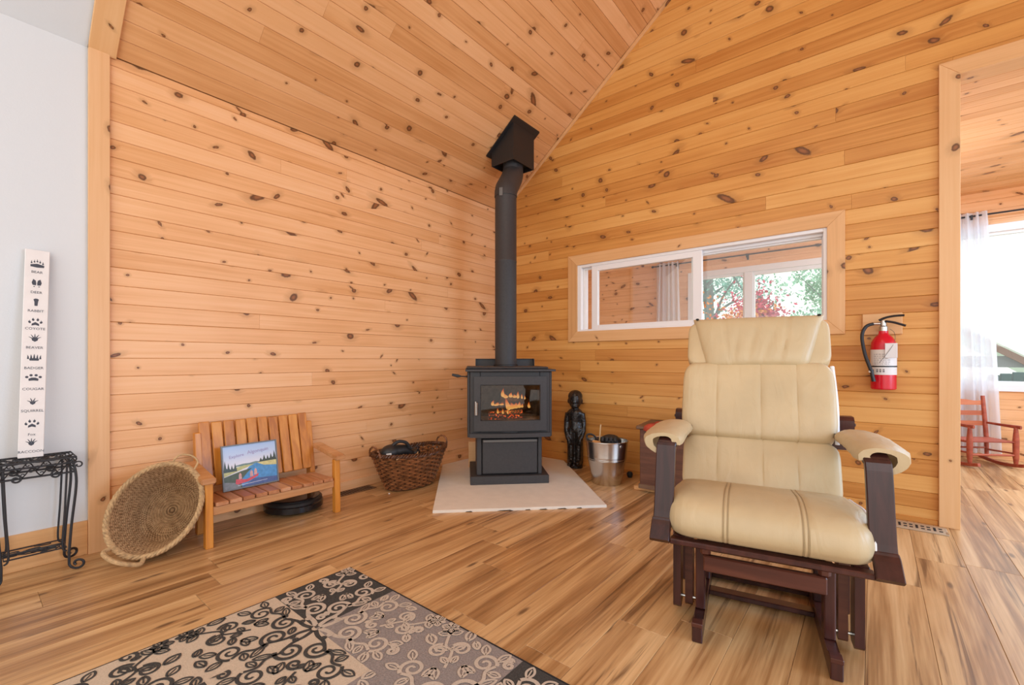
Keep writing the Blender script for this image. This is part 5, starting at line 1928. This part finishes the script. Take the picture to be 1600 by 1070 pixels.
def track(kind, z):
    bm = NB()
    s = 0.018
    if kind == 'bear':
        poly(bm, 0, z, [(-1.25, -0.45), (0, -0.62), (1.25, -0.5), (1.3, 0.05), (0.6, 0.25), (0, 0.42), (-0.7, 0.25), (-1.25, 0.1)], s)
        for i, h in enumerate((0.6, 0.85, 1.0, 0.8, 0.45)):
            disc(bm, (-1.05 + 0.52 * i) * s, z + h * s, 0.17 * s, 0.2 * s)
            poly(bm, (-1.05 + 0.52 * i) * s, z + (h + 0.2) * s, [(-0.08, 0), (0.08, 0), (0.0, 0.5)], s)
    elif kind == 'deer':
        for q in (-1, 1):
            poly(bm, q * 0.5 * s, z, [(-0.38 * q, -0.8), (0.25 * q, -0.75), (0.42 * q, -0.1), (0.15 * q, 0.85), (-0.3 * q, 0.5), (-0.42 * q, -0.2)][::q], s)
            disc(bm, q * 0.45 * s, z - 1.15 * s, 0.16 * s, 0.12 * s)
    elif kind == 'rabbit':
        poly(bm, 0, z, [(-0.28, -1), (0.28, -1), (0.36, 0.1), (0.5, 0.75), (0.2, 0.95), (-0.2, 0.95), (-0.5, 0.7), (-0.32, 0.1)], s)
    elif kind in ('coyote', 'fox'):
        poly(bm, 0, z - 0.35 * s, [(-0.7, -0.5), (0, -0.25), (0.7, -0.5), (0.65, 0.05), (0, 0.5), (-0.65, 0.05)], s)
        for (x, y) in ((-1.05, 0.1), (-0.42, 0.75), (0.42, 0.75), (1.05, 0.1)):
            disc(bm, x * s, z + y * s, 0.24 * s, 0.33 * s, -x * 0.35)
            poly(bm, x * s, z + (y + 0.33) * s, [(-0.06, 0), (0.06, 0), (0, 0.3)], s)
    elif kind == 'cougar':
        poly(bm, 0, z - 0.35 * s, [(-0.85, -0.4), (0, -0.3), (0.85, -0.4), (0.9, 0.15), (0.35, 0.45), (-0.35, 0.45), (-0.9, 0.15)], s)
        for (x, y) in ((-1.2, 0.25), (-0.45, 0.72), (0.45, 0.72), (1.2, 0.25)):
            disc(bm, x * s, z + y * s, 0.3 * s, 0.3 * s)
    elif kind == 'badger':
        poly(bm, 0, z, [(-0.8, -0.6), (0.8, -0.6), (0.9, -0.1), (0, 0.1), (-0.9, -0.1)], s)
        for i in range(5):
            x = -1.1 + 0.55 * i
            poly(bm, x * s, z + (0.0 + 0.25 * (1 - abs(i - 2) / 2)) * s, [(-0.18, -0.2), (0.18, -0.2), (0.12, 0.4), (0.0 + 0.06 * (i - 2), 0.95), (-0.12, 0.4)], s)
    else:                                                   # hand-like: beaver, squirrel, raccoon
        k = {'beaver': 1.0, 'squirrel': 0.85, 'raccoon': 0.9}[kind]
        poly(bm, 0, z, [(-0.5 * k, -0.6 * k), (0, -0.95 * k), (0.5 * k, -0.6 * k), (0.62 * k, 0.0), (-0.62 * k, 0.0)], s)
        n_ = 5 if kind != 'squirrel' else 4
        for i in range(n_):
            a = R(150 - 120 * i / (n_ - 1))
            L = (1.25 if 0 < i < n_ - 1 else 1.1) * k
            d = Vector((math.cos(a), math.sin(a)))
            pn = Vector((-d.y, d.x))
            c0 = Vector((0, -0.3 * k))
            q = [c0 + d * 0.3 - pn * 0.14, c0 + d * 0.3 + pn * 0.14, c0 + d * (L + 0.2) + pn * 0.04, c0 + d * (L + 0.2) - pn * 0.04]
            poly(bm, 0, z, [(v.x, v.y) for v in q], s)
    bmesh.ops.recalc_face_normals(bm, faces=bm.faces)
    o = obj('track_print', bm, M['ink'], face)
    return o
for kind, py, ty in (('bear', 413, 424), ('deer', 441, 457), ('rabbit', 473, 487), ('coyote', 506, 515.5), ('beaver', 531, 545.7), ('badger', 563, 578), ('cougar', 594, 611), ('squirrel', 631, 645), ('fox', 666, 681.5), ('raccoon', 694, 707.7)):
    f_ = lambda y: SH * (717 - y) / 329.0
    track(kind, f_(py))
    me = text_bm(kind.upper() if kind != 'fox' else 'Fox', 0.0165, Matrix.Translation((0, -0.0007, f_(ty) - 0.006)) @ Matrix.Rotation(R(90), 4, 'X'), 0.0001)
    me.materials.append(M['ink'])
    link(bpy.data.objects.new('lettering', me), face)

# ------------------------------------------------------------------ area rug
rug = thing('area_rug', 'patchwork scroll rug in charcoal, cream and grey lying in the foreground', 'rug', (1.195, -2.535, 0))
RW, RL = 1.62, 1.95
def pile(name, c, amt=0.10):
    return plain(name, c, 0.95, 0, 180, amt, 260, 0.0015, 0.1)
M['rug_char'] = pile('charcoal_pile', (0.060, 0.055, 0.050), 0.25)
M['rug_cream'] = pile('cream_pile', (0.53, 0.42, 0.31))
M['rug_grey'] = pile('grey_pile', (0.255, 0.215, 0.195), 0.22)
M['rug_scroll'] = pile('beige_scroll_pile', (0.50, 0.41, 0.325))
M['rug_edge'] = plain('black_binding', (0.012, 0.012, 0.012), 0.9)
b = NB()
box(b, (0, -RL, 0), (RW, 0, 0.006), 0.002)
obj('backing', b, M['rug_edge'], rug)
PS = 0.352
def cellkind(i, j):
    return {(0, 0): 'rug_char', (0, 1): 'rug_cream', (1, 0): 'rug_grey', (1, 1): 'rug_cream', (2, 0): 'rug_grey', (2, 1): 'rug_grey', (3, 0): 'rug_char', (3, 1): 'rug_cream', (0, 2): 'rug_cream', (1, 2): 'rug_char', (2, 2): 'rug_cream', (0, 3): 'rug_grey'}.get((i, j), ('rug_cream', 'rug_grey', 'rug_char')[(i * 2 + j) % 3])
NI, NJ = 5, 6
for i in range(NI):
    for j in range(NJ):
        x0, x1 = max(0.012, i * PS + 0.0), min(RW - 0.012, (i + 1) * PS)
        y0, y1 = max(-RL + 0.012, -(j + 1) * PS), min(-0.012, -j * PS)
        if x1 - x0 < 0.02 or y1 - y0 < 0.02:
            continue
        b = NB()
        box(b, (x0, y0, 0.003), (x1, y1, 0.0085))
        obj('patch', b, M[cellkind(i, j)], rug)
def ribbon(bm, pts, w, z, lim):
    P = [Vector((p[0], p[1], 0)) for p in pts]
    n = len(P)
    prev = None
    for i in range(n):
        a, c = P[max(0, i - 1)], P[min(n - 1, i + 1)]
        t = (c - a)
        if t.length < 1e-6:
            continue
        t.normalize()
        nr = Vector((-t.y, t.x, 0))
        ww = w[i] if isinstance(w, list) else w
        q = []
        for sgn in (-1, 1):
            p = P[i] + nr * ww * sgn
            q.append(bm.verts.new((max(lim[0], min(lim[1], p.x)), max(lim[2], min(lim[3], p.y)), z)))
        if prev:
            try:
                bm.faces.new((prev[0], prev[1], q[1], q[0]))
            except ValueError:
                pass
        prev = q
def spiral(c, r, a0, turns, dirn, n=40):
    return [(c[0] + r * (1 - 0.86 * k / n) * math.cos(a0 + dirn * turns * 2 * math.pi * k / n), c[1] + r * (1 - 0.86 * k / n) * math.sin(a0 + dirn * turns * 2 * math.pi * k / n)) for k in range(n + 1)]
def leaf_outline(bm, base, d, L, W_, w, z, lim, filled=False):
    d = Vector((d[0], d[1])).normalized()
    pn = Vector((-d.y, d.x))
    B_ = Vector(base)
    pts = []
    for k in range(25):
        t = k / 24
        if t <= 0.5:
            u = t * 2
            p = B_ + d * L * u + pn * W_ * math.sin(u * math.pi) ** 0.8
        else:
            u = (1 - t) * 2
            p = B_ + d * L * u - pn * W_ * math.sin(u * math.pi) ** 0.8
        pts.append((p.x, p.y))
    if filled:
        ribbon(bm, [(B_.x, B_.y)] + [((B_ + d * L * k / 12).x, (B_ + d * L * k / 12).y) for k in range(1, 13)], [W_ * math.sin(max(0.02, k / 12) * math.pi) ** 0.8 + 0.0005 for k in range(13)], z, lim)
    else:
        ribbon(bm, pts, w, z, lim)
    ribbon(bm, [((B_ + d * L * 0.15).x, (B_ + d * L * 0.15).y), ((B_ + d * L * 0.75).x, (B_ + d * L * 0.75).y)], w * 0.6, z + 0.0001, lim)
rr_ = random.Random(31)
SCR = {'rug_char': ('rug_scroll', 0.0066), 'rug_cream': ('rug_char', 0.0057), 'rug_grey': ('rug_scroll', 0.0066)}
for i in range(NI):
    for j in range(NJ):
        x0, x1 = max(0.008, i * PS), min(RW - 0.008, (i + 1) * PS)
        y0, y1 = max(-RL + 0.008, -(j + 1) * PS), min(-0.008, -j * PS)
        if x1 - x0 < 0.08 or y1 - y0 < 0.08:
            continue
        lim = (x0, x1, y0, y1)
        mname, w = SCR[cellkind(i, j)]
        # the patch's motif grows out of the grid node with odd i, odd j
        nx_, ny_ = (i + 1 if i % 2 == 0 else i), (j + 1 if j % 2 == 0 else j)
        node = Vector((nx_ * PS, -ny_ * PS))
        sx_, sy_ = (1 if nx_ * PS <= x0 + 0.01 else -1), (1 if -ny_ * PS <= y0 + 0.01 else -1)
        b = NB()
        zz = 0.0088
        def L(u, v):
            return (node.x + sx_ * u, node.y + sy_ * v)
        for sw in (0, 1):
            def P2(u, v):
                return L(u, v) if sw == 0 else L(v, u)
            stem = smooth_path([(0.012, 0.006, 0), (0.05, 0.018, 0), (0.10, 0.022, 0), (0.150, 0.045, 0)], 8)
            ribbon(b, [P2(p.x, p.y) for p in stem], [w * (1.5 - 0.5 * k / len(stem)) for k in range(len(stem))], zz, lim)
            ribbon(b, [P2(*p) for p in spiral((0.122, 0.058), 0.046, R(-40), 1.7, 1)], [w * (1.25 - 0.5 * k / 40) for k in range(41)], zz + 0.0016, lim)
            stem = smooth_path([(0.150, 0.045, 0), (0.190, 0.040, 0), (0.225, 0.060, 0), (0.262, 0.050, 0)], 8)
            ribbon(b, [P2(p.x, p.y) for p in stem], w * 0.9, zz + 0.0016, lim)
            ribbon(b, [P2(*p) for p in spiral((0.252, 0.088), 0.042, R(-70), 1.5, 1)], [w * (1.1 - 0.45 * k / 40) for k in range(41)], zz + 0.0008, lim)
            for (u, v, du, dv, ll, lw) in ((0.165, 0.035, 0.9, -0.45, 0.06, 0.012), (0.075, 0.020, 0.5, -0.9, 0.018, 0.008), (0.225, 0.050, 0.3, -1.0, 0.042, 0.012), (0.285, 0.060, 1.0, -0.25, 0.052, 0.013), (0.160, 0.100, 0.8, 0.6, 0.055, 0.015), (0.285, 0.115, 0.9, 0.7, 0.05, 0.014), (0.200, 0.085, -0.1, 1.0, 0.05, 0.013)):
                bp, tp = P2(u, v), P2(u + du, v + dv)
                leaf_outline(b, bp, (tp[0] - bp[0], tp[1] - bp[1]), ll, lw, w * 0.62, zz + 0.0012, lim)
        # diagonal stem with flower and leaves
        st2 = smooth_path([(0.175, 0.155, 0), (0.215, 0.225, 0), (0.255, 0.235, 0), (0.300, 0.300, 0)], 8)
        ribbon(b, [L(p.x, p.y) for p in st2], w * 0.8, zz + 0.0008, lim)
        ribbon(b, [L(*p) for p in spiral((0.255, 0.200), 0.034, R(70), 1.5, -1)], [w * (1.0 - 0.4 * k / 40) for k in range(41)], zz + 0.0012, lim)
        ribbon(b, [L(*p) for p in spiral((0.200, 0.255), 0.034, R(-10), 1.5, 1)], [w * (1.0 - 0.4 * k / 40) for k in range(41)], zz + 0.0012, lim)
        for k in range(6):
            a = k * math.pi / 3 + 0.3
            c0 = L(0.315, 0.315)
            leaf_outline(b, (c0[0] + 0.006 * math.cos(a), c0[1] + 0.006 * math.sin(a)), (math.cos(a), math.sin(a)), 0.030, 0.0105, w * 0.6, zz + 0.0016, lim, filled=(k % 2 == 0))
        for (u, v, du, dv, ll, lw) in ((0.225, 0.232, -0.6, 1.0, 0.05, 0.013), (0.232, 0.225, 1.0, -0.6, 0.05, 0.013), (0.29, 0.29, 1.0, -0.7, 0.045, 0.013), (0.29, 0.29, -0.7, 1.0, 0.045, 0.013), (0.185, 0.175, 1.0, 0.2, 0.035, 0.010), (0.175, 0.185, 0.2, 1.0, 0.035, 0.010)):
            bp, tp = L(u, v), L(u + du, v + dv)
            leaf_outline(b, bp, (tp[0] - bp[0], tp[1] - bp[1]), ll, lw, w * 0.62, zz + 0.0016, lim)
        # small curls and leaves fill the ground that is left between the big scrolls
        used = [(v.co.x, v.co.y) for v in b.verts]
        for _ in range(150):
            px_, py_ = rr_.uniform(x0 + 0.012, x1 - 0.012), rr_.uniform(y0 + 0.012, y1 - 0.012)
            dmin = min((px_ - q[0]) ** 2 + (py_ - q[1]) ** 2 for q in used) ** 0.5
            if dmin < 0.020:
                continue
            a = rr_.uniform(0, 6.28)
            r0 = min(0.030, dmin * 0.95)
            if rr_.random() < 0.45:
                ribbon(b, spiral((px_, py_), r0, a, 1.35, rr_.choice((-1, 1)), 24), [w * (1.1 - 0.4 * k / 24) for k in range(25)], zz + 0.0016, lim)
                leaf_outline(b, (px_ + r0 * math.cos(a), py_ + r0 * math.sin(a)), (-math.sin(a), math.cos(a)), 0.026, 0.008, w * 0.7, zz + 0.0020, lim)
            else:
                leaf_outline(b, (px_ - r0 * math.cos(a), py_ - r0 * math.sin(a)), (math.cos(a), math.sin(a)), r0 * 2, r0 * 0.55, w * 0.75, zz + 0.0016, lim)
            used += [(v.co.x, v.co.y) for v in list(b.verts)[len(used):]]
        bmesh.ops.dissolve_degenerate(b, dist=1e-5, edges=b.edges)
        o = obj('scroll_pattern', b, M[mname], rug, kind='stuff')
        bm_ = NB()
        bm_.from_mesh(o.data)
        bm_.normal_update()
        bmesh.ops.reverse_faces(bm_, faces=[f for f in bm_.faces if f.normal.z < 0])
        bm_.to_mesh(o.data)
        bm_.free()

# ------------------------------------------------------------------ floor registers
fv = thing('floor_register', 'dark brown floor vent beside the left baseboard near the bench', 'vent', (0.078, -1.825, 0), 90)
b = NB()
rect_frame(b, -0.152, 0.152, -0.055, 0.055, 0.0, 0.004, 0.014)
bmesh.ops.rotate(b, verts=b.verts, cent=(0, 0, 0), matrix=Matrix.Rotation(R(90), 3, 'X'))
obj('frame', b, M['brown_metal'], fv)
b = NB()
box(b, (-0.14, -0.044, 0.0003), (0.14, 0.044, 0.0012))
obj('duct', b, M['hole'], fv)
for k in range(13):
    b = NB()
    x = -0.132 + 0.264 * k / 12
    box(b, (x - 0.005, -0.042, 0.001), (x + 0.005, 0.042, 0.0038), 0.001)
    obj('louver', b, M['brown_metal'], fv)
rg = thing('floor_register', 'beige pierced metal floor vent along the right wall beside the recliner', 'vent', (3.295, -0.125, 0))
b = NB()
box(b, (-0.185, -0.070, 0.0), (0.185, 0.070, 0.007), 0.004)
obj('plate', b, M['beige_metal'], rg)
b = NB()
for k in range(13):
    x = -0.155 + 0.31 * k / 12
    if k % 3 == 2:
        box(b, (x - 0.006, -0.035, 0.0068), (x + 0.006, 0.035, 0.0074))
    else:
        for y in (-0.026, 0.022):
            box(b, (x - 0.008, y - 0.011, 0.0068), (x + 0.008, y + 0.011, 0.0074))
obj('pierced_holes', b, M['hole'], rg, kind='stuff')
b = NB()
box(b, (0.176, -0.066, 0.006), (0.186, -0.02, 0.009), 0.001)
obj('worn_corner', b, M['nickel'], rg, label='bright worn metal corner')

# ------------------------------------------------------------------ sunroom: rods, curtains, rocking chair
def rod(x0, x1, z, label, brk):
    t = thing('curtain_rod', label, 'curtain rod', (x0, FY - 0.075, z))
    b = NB()
    tube(b, [(0, 0, 0), (x1 - x0, 0, 0)], 0.009, 10)
    obj('pole', b, M['iron'], t, True)
    for xe in (0, x1 - x0):
        b = NB()
        ellipsoid(b, (xe, 0, 0), (0.02, 0.016, 0.016))
        obj('finial', b, M['iron'], t, True)
    for xb in brk:
        b = NB()
        box(b, (xb - x0 - 0.008, -0.012, -0.035), (xb - x0 + 0.008, 0.012, 0.012), 0.002)
        box(b, (xb - x0 - 0.006, 0.0, -0.035), (xb - x0 + 0.006, 0.073, -0.023), 0.002)
        box(b, (xb - x0 - 0.012, 0.068, -0.055), (xb - x0 + 0.012, 0.0745, 0.01), 0.002)
        obj('bracket', b, M['iron'], t)
rod(0.60, 3.05, 2.375, 'thin black curtain rod seen through the interior slider window', [1.86, 0.95])
rod(3.62, 5.35, 2.455, 'thin black curtain rod above the large sunroom window', [3.92])
def curtain(name, label, x0, x1, xb0, xb1, z0, z1, y, folds):
    b = NB()
    nx, nz = 90, 24
    vs = []
    for iz in range(nz + 1):
        t = iz / nz
        z = z1 + (z0 - z1) * t
        xa, xc = x0 + (xb0 - x0) * t, x1 + (xb1 - x1) * t
        for ix in range(nx + 1):
            u = ix / nx
            ph = u * folds * 2 * math.pi
            amp = 0.020 + 0.012 * t
            vs.append(b.verts.new((xa + (xc - xa) * u + 0.008 * math.sin(ph * 0.5 + 3 * t), y + amp * math.sin(ph + 0.7 * math.sin(t * 3)) + 0.006 * math.sin(ph * 2.3 + 1), z)))
    gridfaces(b, vs, nx, nz)
    return tag(obj(name, b, M['sheer'], None, True), label, 'curtain')
curtain('sheer_curtain', 'white sheer curtain seen through the left pane of the slider window', 0.66, 0.98, 0.62, 1.06, 0.06, 2.41, FY - 0.078, 5)
curtain('sheer_curtain', 'white sheer curtain hanging behind the small red rocking chair', 3.66, 4.03, 3.62, 4.13, 0.06, 2.49, FY - 0.078, 6)

rk = thing('rocking_chair', 'small red wooden ladder-back rocking chair in the sunroom', 'rocking chair', (3.925, 2.41, 0.0), 32)
def rpart(name, mat, fn, par=None, sm=True):
    b = NB()
    fn(b)
    return obj(name, b, mat, par or rk, sm)
HW = 0.18
for s in (-1, 1):
    rpart('back_post', M['rocker_red'], lambda b: tube(b, [(s * HW, 0.13, 0.055), (s * HW, 0.135, 0.235), (s * HW, 0.155, 0.45), (s * HW, 0.175, 0.645)], 0.018, 10, rs=[0.015, 0.019, 0.018, 0.016]))
    rpart('front_leg', M['rocker_red'], lambda b: tube(b, [(s * (HW + 0.01), -0.145, 0.035), (s * (HW + 0.01), -0.145, 0.10), (s * (HW + 0.01), -0.145, 0.26), (s * (HW + 0.01), -0.145, 0.375)], 0.019, 10, rs=[0.014, 0.021, 0.023, 0.014]))
    rpart('armrest', M['rocker_red'], lambda b: tube(b, [(s * HW, 0.15, 0.385), (s * (HW + 0.01), -0.03, 0.382), (s * (HW + 0.012), -0.19, 0.382)], 0.016, 8, rs=[0.010, 0.013, 0.017], flat=0.5))
    rpart('rocker', M['rocker_red'], lambda b: strip_sweep(b, [(-0.235 + 0.445 * k / 16, 0.018 + 0.55 * (-0.235 + 0.445 * k / 16 + 0.02) ** 2) for k in range(17)], 0.030, s * (HW + 0.005) - 0.011, s * (HW + 0.005) + 0.011))
    rpart('side_stretcher', M['rocker_red'], lambda b: tube(b, [(s * HW, 0.135, 0.125), (s * (HW + 0.008), -0.145, 0.135)], 0.009, 8))
    rpart('side_rail', M['rocker_red'], lambda b: tube(b, [(s * HW, 0.135, 0.228), (s * (HW + 0.008), -0.145, 0.235)], 0.010, 8))
for z, h in ((0.375, 0.045), (0.475, 0.045), (0.578, 0.050)):
    def slat(b):
        yb = 0.142 + (z - 0.235) * 0.092
        n = 10
        prev = None
        for k in range(n + 1):
            u = -1 + 2 * k / n
            y = yb + 0.012 * (1 - u * u)
            top = h / 2 + (0.008 * math.cos(u * 4.5) if z > 0.55 else 0.0)
            q = [b.verts.new((u * HW, y - 0.005, z - h / 2)), b.verts.new((u * HW, y + 0.005, z - h / 2)), b.verts.new((u * HW, y + 0.005, z + top)), b.verts.new((u * HW, y - 0.005, z + top))]
            if prev:
                for j in range(4):
                    b.faces.new((prev[j], prev[(j + 1) % 4], q[(j + 1) % 4], q[j]))
            prev = q
    rpart('back_slat', M['rocker_slat'], slat)
for k in range(9):
    y0 = -0.155 + 0.031 * k
    rpart('seat_slat', M['rocker_red'], lambda b: box(b, (-HW - 0.012, y0, 0.235), (HW + 0.012, y0 + 0.024, 0.247), 0.004), sm=False)
rpart('front_stretcher', M['rocker_red'], lambda b: tube(b, [(-HW - 0.008, -0.145, 0.120), (HW + 0.008, -0.145, 0.120)], 0.010, 8))
rpart('rear_stretcher', M['rocker_red'], lambda b: tube(b, [(-HW, 0.133, 0.140), (HW, 0.133, 0.140)], 0.009, 8))

# ------------------------------------------------------------------ outside
b = NB()
box(b, (-14, FY + 0.30, -0.35), (26, 40, -0.25))
struct(obj('ground', b, plain('pale_lawn', (0.62, 0.68, 0.58), 0.9, 0, 2.0, 0.2)), 'pale lawn outside the sunroom windows', 'ground')
M['bark'] = plain('grey_bark', (0.17, 0.23, 0.23), 0.9, 0, 8, 0.3)
def leafmat(name, c, v):
    m, nt, bb = new_mat(name)
    raw, vv, r_ = coords(nt, per_object=False)
    f = noise_tex(nt, raw, 3.0, 3)
    nt.links.new(ramp(nt, f, [(0.3, tuple(x * (1 - v) for x in c)), (0.7, tuple(min(1, x * (1 + v)) for x in c))]), bb.inputs['Base Color'])
    bb.inputs['Roughness'].default_value = 0.6
    bb.inputs['Transmission Weight'].default_value = 0.0
    return m
M['leaf_red'] = leafmat('red_maple_leaf', (0.62, 0.09, 0.17), 0.35)
M['leaf_orange'] = leafmat('orange_maple_leaf', (0.72, 0.26, 0.06), 0.3)
M['leaf_green'] = leafmat('pale_green_leaf', (0.36, 0.62, 0.48), 0.35)
M['leaf_teal'] = leafmat('blue_green_leaf', (0.26, 0.55, 0.48), 0.35)
def tree(label, base, height, crown_c, crown_r, n, leafm, seed, trunk_r=0.09, lean=(0.2, 0.0), branches=6, lsize=0.075):
    rt = random.Random(seed)
    t = thing('maple_tree', label, 'tree', base)
    b = NB()
    top = Vector((lean[0], lean[1], height))
    tube(b, smooth_path([(0, 0, 0), (lean[0] * 0.2, 0, height * 0.4), top], 6), trunk_r, 10, rs=None)
    obj('trunk', b, M['bark'], t, True)
    cc = Vector(crown_c) - Vector(base)
    for k in range(branches):
        b = NB()
        a = rt.uniform(0, 6.28)
        f = rt.uniform(0.35, 0.9)
        p0 = Vector((lean[0] * f, lean[1] * f, height * f))
        p2 = cc + Vector((rt.uniform(-1, 1) * crown_r[0], rt.uniform(-1, 1) * crown_r[1], rt.uniform(-0.8, 0.9) * crown_r[2])) * 0.8
        p1 = (p0 + p2) / 2 + Vector((rt.uniform(-.15, .15), rt.uniform(-.15, .15), rt.uniform(0, .2)))
        pts = smooth_path([p0, p1, p2], 5)
        tube(b, pts, 0.02, 6, rs=[trunk_r * 0.42 * (1 - 0.75 * i / (len(pts) - 1)) for i in range(len(pts))])
        obj('branch', b, M['bark'], t, True)
    verts, faces = [], []
    clumps = [cc + Vector((rt.gauss(0, .45) * crown_r[0], rt.gauss(0, .45) * crown_r[1], rt.gauss(0, .45) * crown_r[2])) for _ in range(max(8, n // 40))]
    for _ in range(n):
        c = rt.choice(clumps) + Vector((rt.gauss(0, .16), rt.gauss(0, .16), rt.gauss(0, .13)))
        u = Vector((rt.gauss(0, 1), rt.gauss(0, 1), rt.gauss(0, 1))).normalized()
        w = u.orthogonal().normalized()
        s = lsize * rt.uniform(0.6, 1.3)
        k = len(verts)
        verts += [c - u * s * 0.6, c + w * s * 0.45 - u * s * 0.05, c + u * s * 0.7, c - w * s * 0.45 + u * s * 0.05]
        faces.append((k, k + 1, k + 2, k + 3))
    me = bpy.data.meshes.new('foliage')
    me.from_pydata([tuple(v) for v in verts], [], faces)
    me.materials.append(leafm)
    o = link(bpy.data.objects.new('foliage', me), t)
    o['kind'] = 'stuff'
    return t
tree('bare grey trunked tree with thin blue-green leaves beyond the left window pane', (0.30, 6.9, -0.25), 4.4, (0.45, 7.6, 2.8), (1.0, 0.7, 1.0), 2600, M['leaf_teal'], 1, 0.105, (-0.10, 0.0), 10, 0.05)
tree('orange maple beyond the middle of the far sunroom window', (1.30, 5.3, -0.25), 1.7, (1.33, 5.3, 1.50), (0.50, 0.4, 0.42), 1800, M['leaf_orange'], 2, 0.04, (0.0, 0.0), 6, 0.055)
tree('crimson maple beyond the right sash of the far sunroom window', (1.40, 6.0, -0.25), 2.5, (1.42, 6.0, 1.82), (0.42, 0.4, 0.75), 1500, M['leaf_red'], 3, 0.05, (0.05, 0.0), 8, 0.06)
tree('pale green tree at the upper right of the far sunroom window', (2.9, 11.2, -0.25), 4.2, (2.6, 11.2, 2.8), (1.5, 0.7, 1.3), 5200, M['leaf_green'], 4, 0.08, (-0.1, 0.0), 9, 0.085)
tree('low pale green bush-like tree at the lower right of the far sunroom window', (2.62, 8.6, -0.25), 1.7, (2.58, 8.6, 1.75), (0.42, 0.4, 0.40), 1000, M['leaf_green'], 5, 0.04, (0.0, 0.0), 5, 0.07)
tree('thin pale tree seen high beyond the large sunroom window', (7.2, 11.6, -0.25), 3.4, (6.7, 11.4, 2.5), (0.5, 0.4, 0.5), 220, M['leaf_green'], 6, 0.05, (-0.5, 0.0), 7, 0.06)

# garden chairs and shed beyond the large window
M['teal'] = plain('dark_teal_paint', (0.012, 0.085, 0.085), 0.45)
gc = thing('garden_chair', 'dark teal slatted garden chair back outside the large sunroom window', 'chair', (4.13, 3.66, -0.25), 214)
for k in range(5):
    x0 = -0.29 + 0.118 * k
    b = NB()
    box(b, (x0, 0.20, 0.42), (x0 + 0.102, 0.225, 1.13 + 0.03 * (1 - abs(k - 2) / 2)), 0.004, Matrix.Rotation(R(-8), 4, 'X'))
    obj('back_slat', b, M['teal'], gc)
b = NB()
box(b, (-0.29, 0.225, 0.95), (0.30, 0.25, 1.02), 0.004, Matrix.Rotation(R(-8), 4, 'X'))
box(b, (-0.29, 0.225, 0.55), (0.30, 0.25, 0.62), 0.004, Matrix.Rotation(R(-8), 4, 'X'))
obj('back_rail', b, M['teal'], gc)
for k in range(5):
    b = NB()
    y0 = -0.30 + 0.11 * k
    box(b, (-0.29, y0, 0.38), (0.29, y0 + 0.098, 0.40), 0.003)
    obj('seat_slat', b, M['teal'], gc)
for s in (-1, 1):
    for y in (-0.26, 0.24):
        b = NB()
        box(b, (s * 0.29 - 0.03, y - 0.04, 0.0), (s * 0.29 + 0.03, y + 0.04, 0.62 if y < 0 else 0.66), 0.004)
        obj('leg', b, M['teal'], gc)
    b = NB()
    box(b, (s * 0.31 - 0.06, -0.34, 0.62), (s * 0.31 + 0.06, 0.30, 0.645), 0.006)
    obj('armrest', b, M['teal'], gc)
sh = thing('garden_pavilion', 'low open garden pavilion with pale roof and brown barge board outside the large window', 'pavilion', (4.9, 7.5, -0.25))
FX = basis((0, 0, 0), (1, 0, 0), (0, 0, 1))
for x in (-1.1, 1.0):
    for y in (0.08, 2.2):
        b = NB()
        box(b, (x - 0.06, y - 0.06, 0), (x + 0.06, y + 0.06, 1.12), 0.004)
        obj('post', b, M['bark'], sh)
b = NB()
box(b, (-1.16, 0.03, 1.12), (1.06, 0.13, 1.315), 0.004)
obj('tie_beam', b, plain('grey_shed_beam', (0.20, 0.23, 0.25), 0.8), sh)
b = NB()
prism(b, [(-1.60, 2.53), (0.65, 0.91), (0.65, 1.01), (-1.60, 2.63)], -2.4, 0.0, FX)
obj('roof', b, plain('pale_green_roof', (0.62, 0.74, 0.66), 0.7), sh)
b = NB()
prism(b, [(-1.60, 2.46), (0.68, 0.82), (0.68, 0.95), (-1.60, 2.57)], 0.002, 0.06, FX)
obj('barge_board', b, plain('brown_barge_board', (0.20, 0.11, 0.075), 0.7), sh)
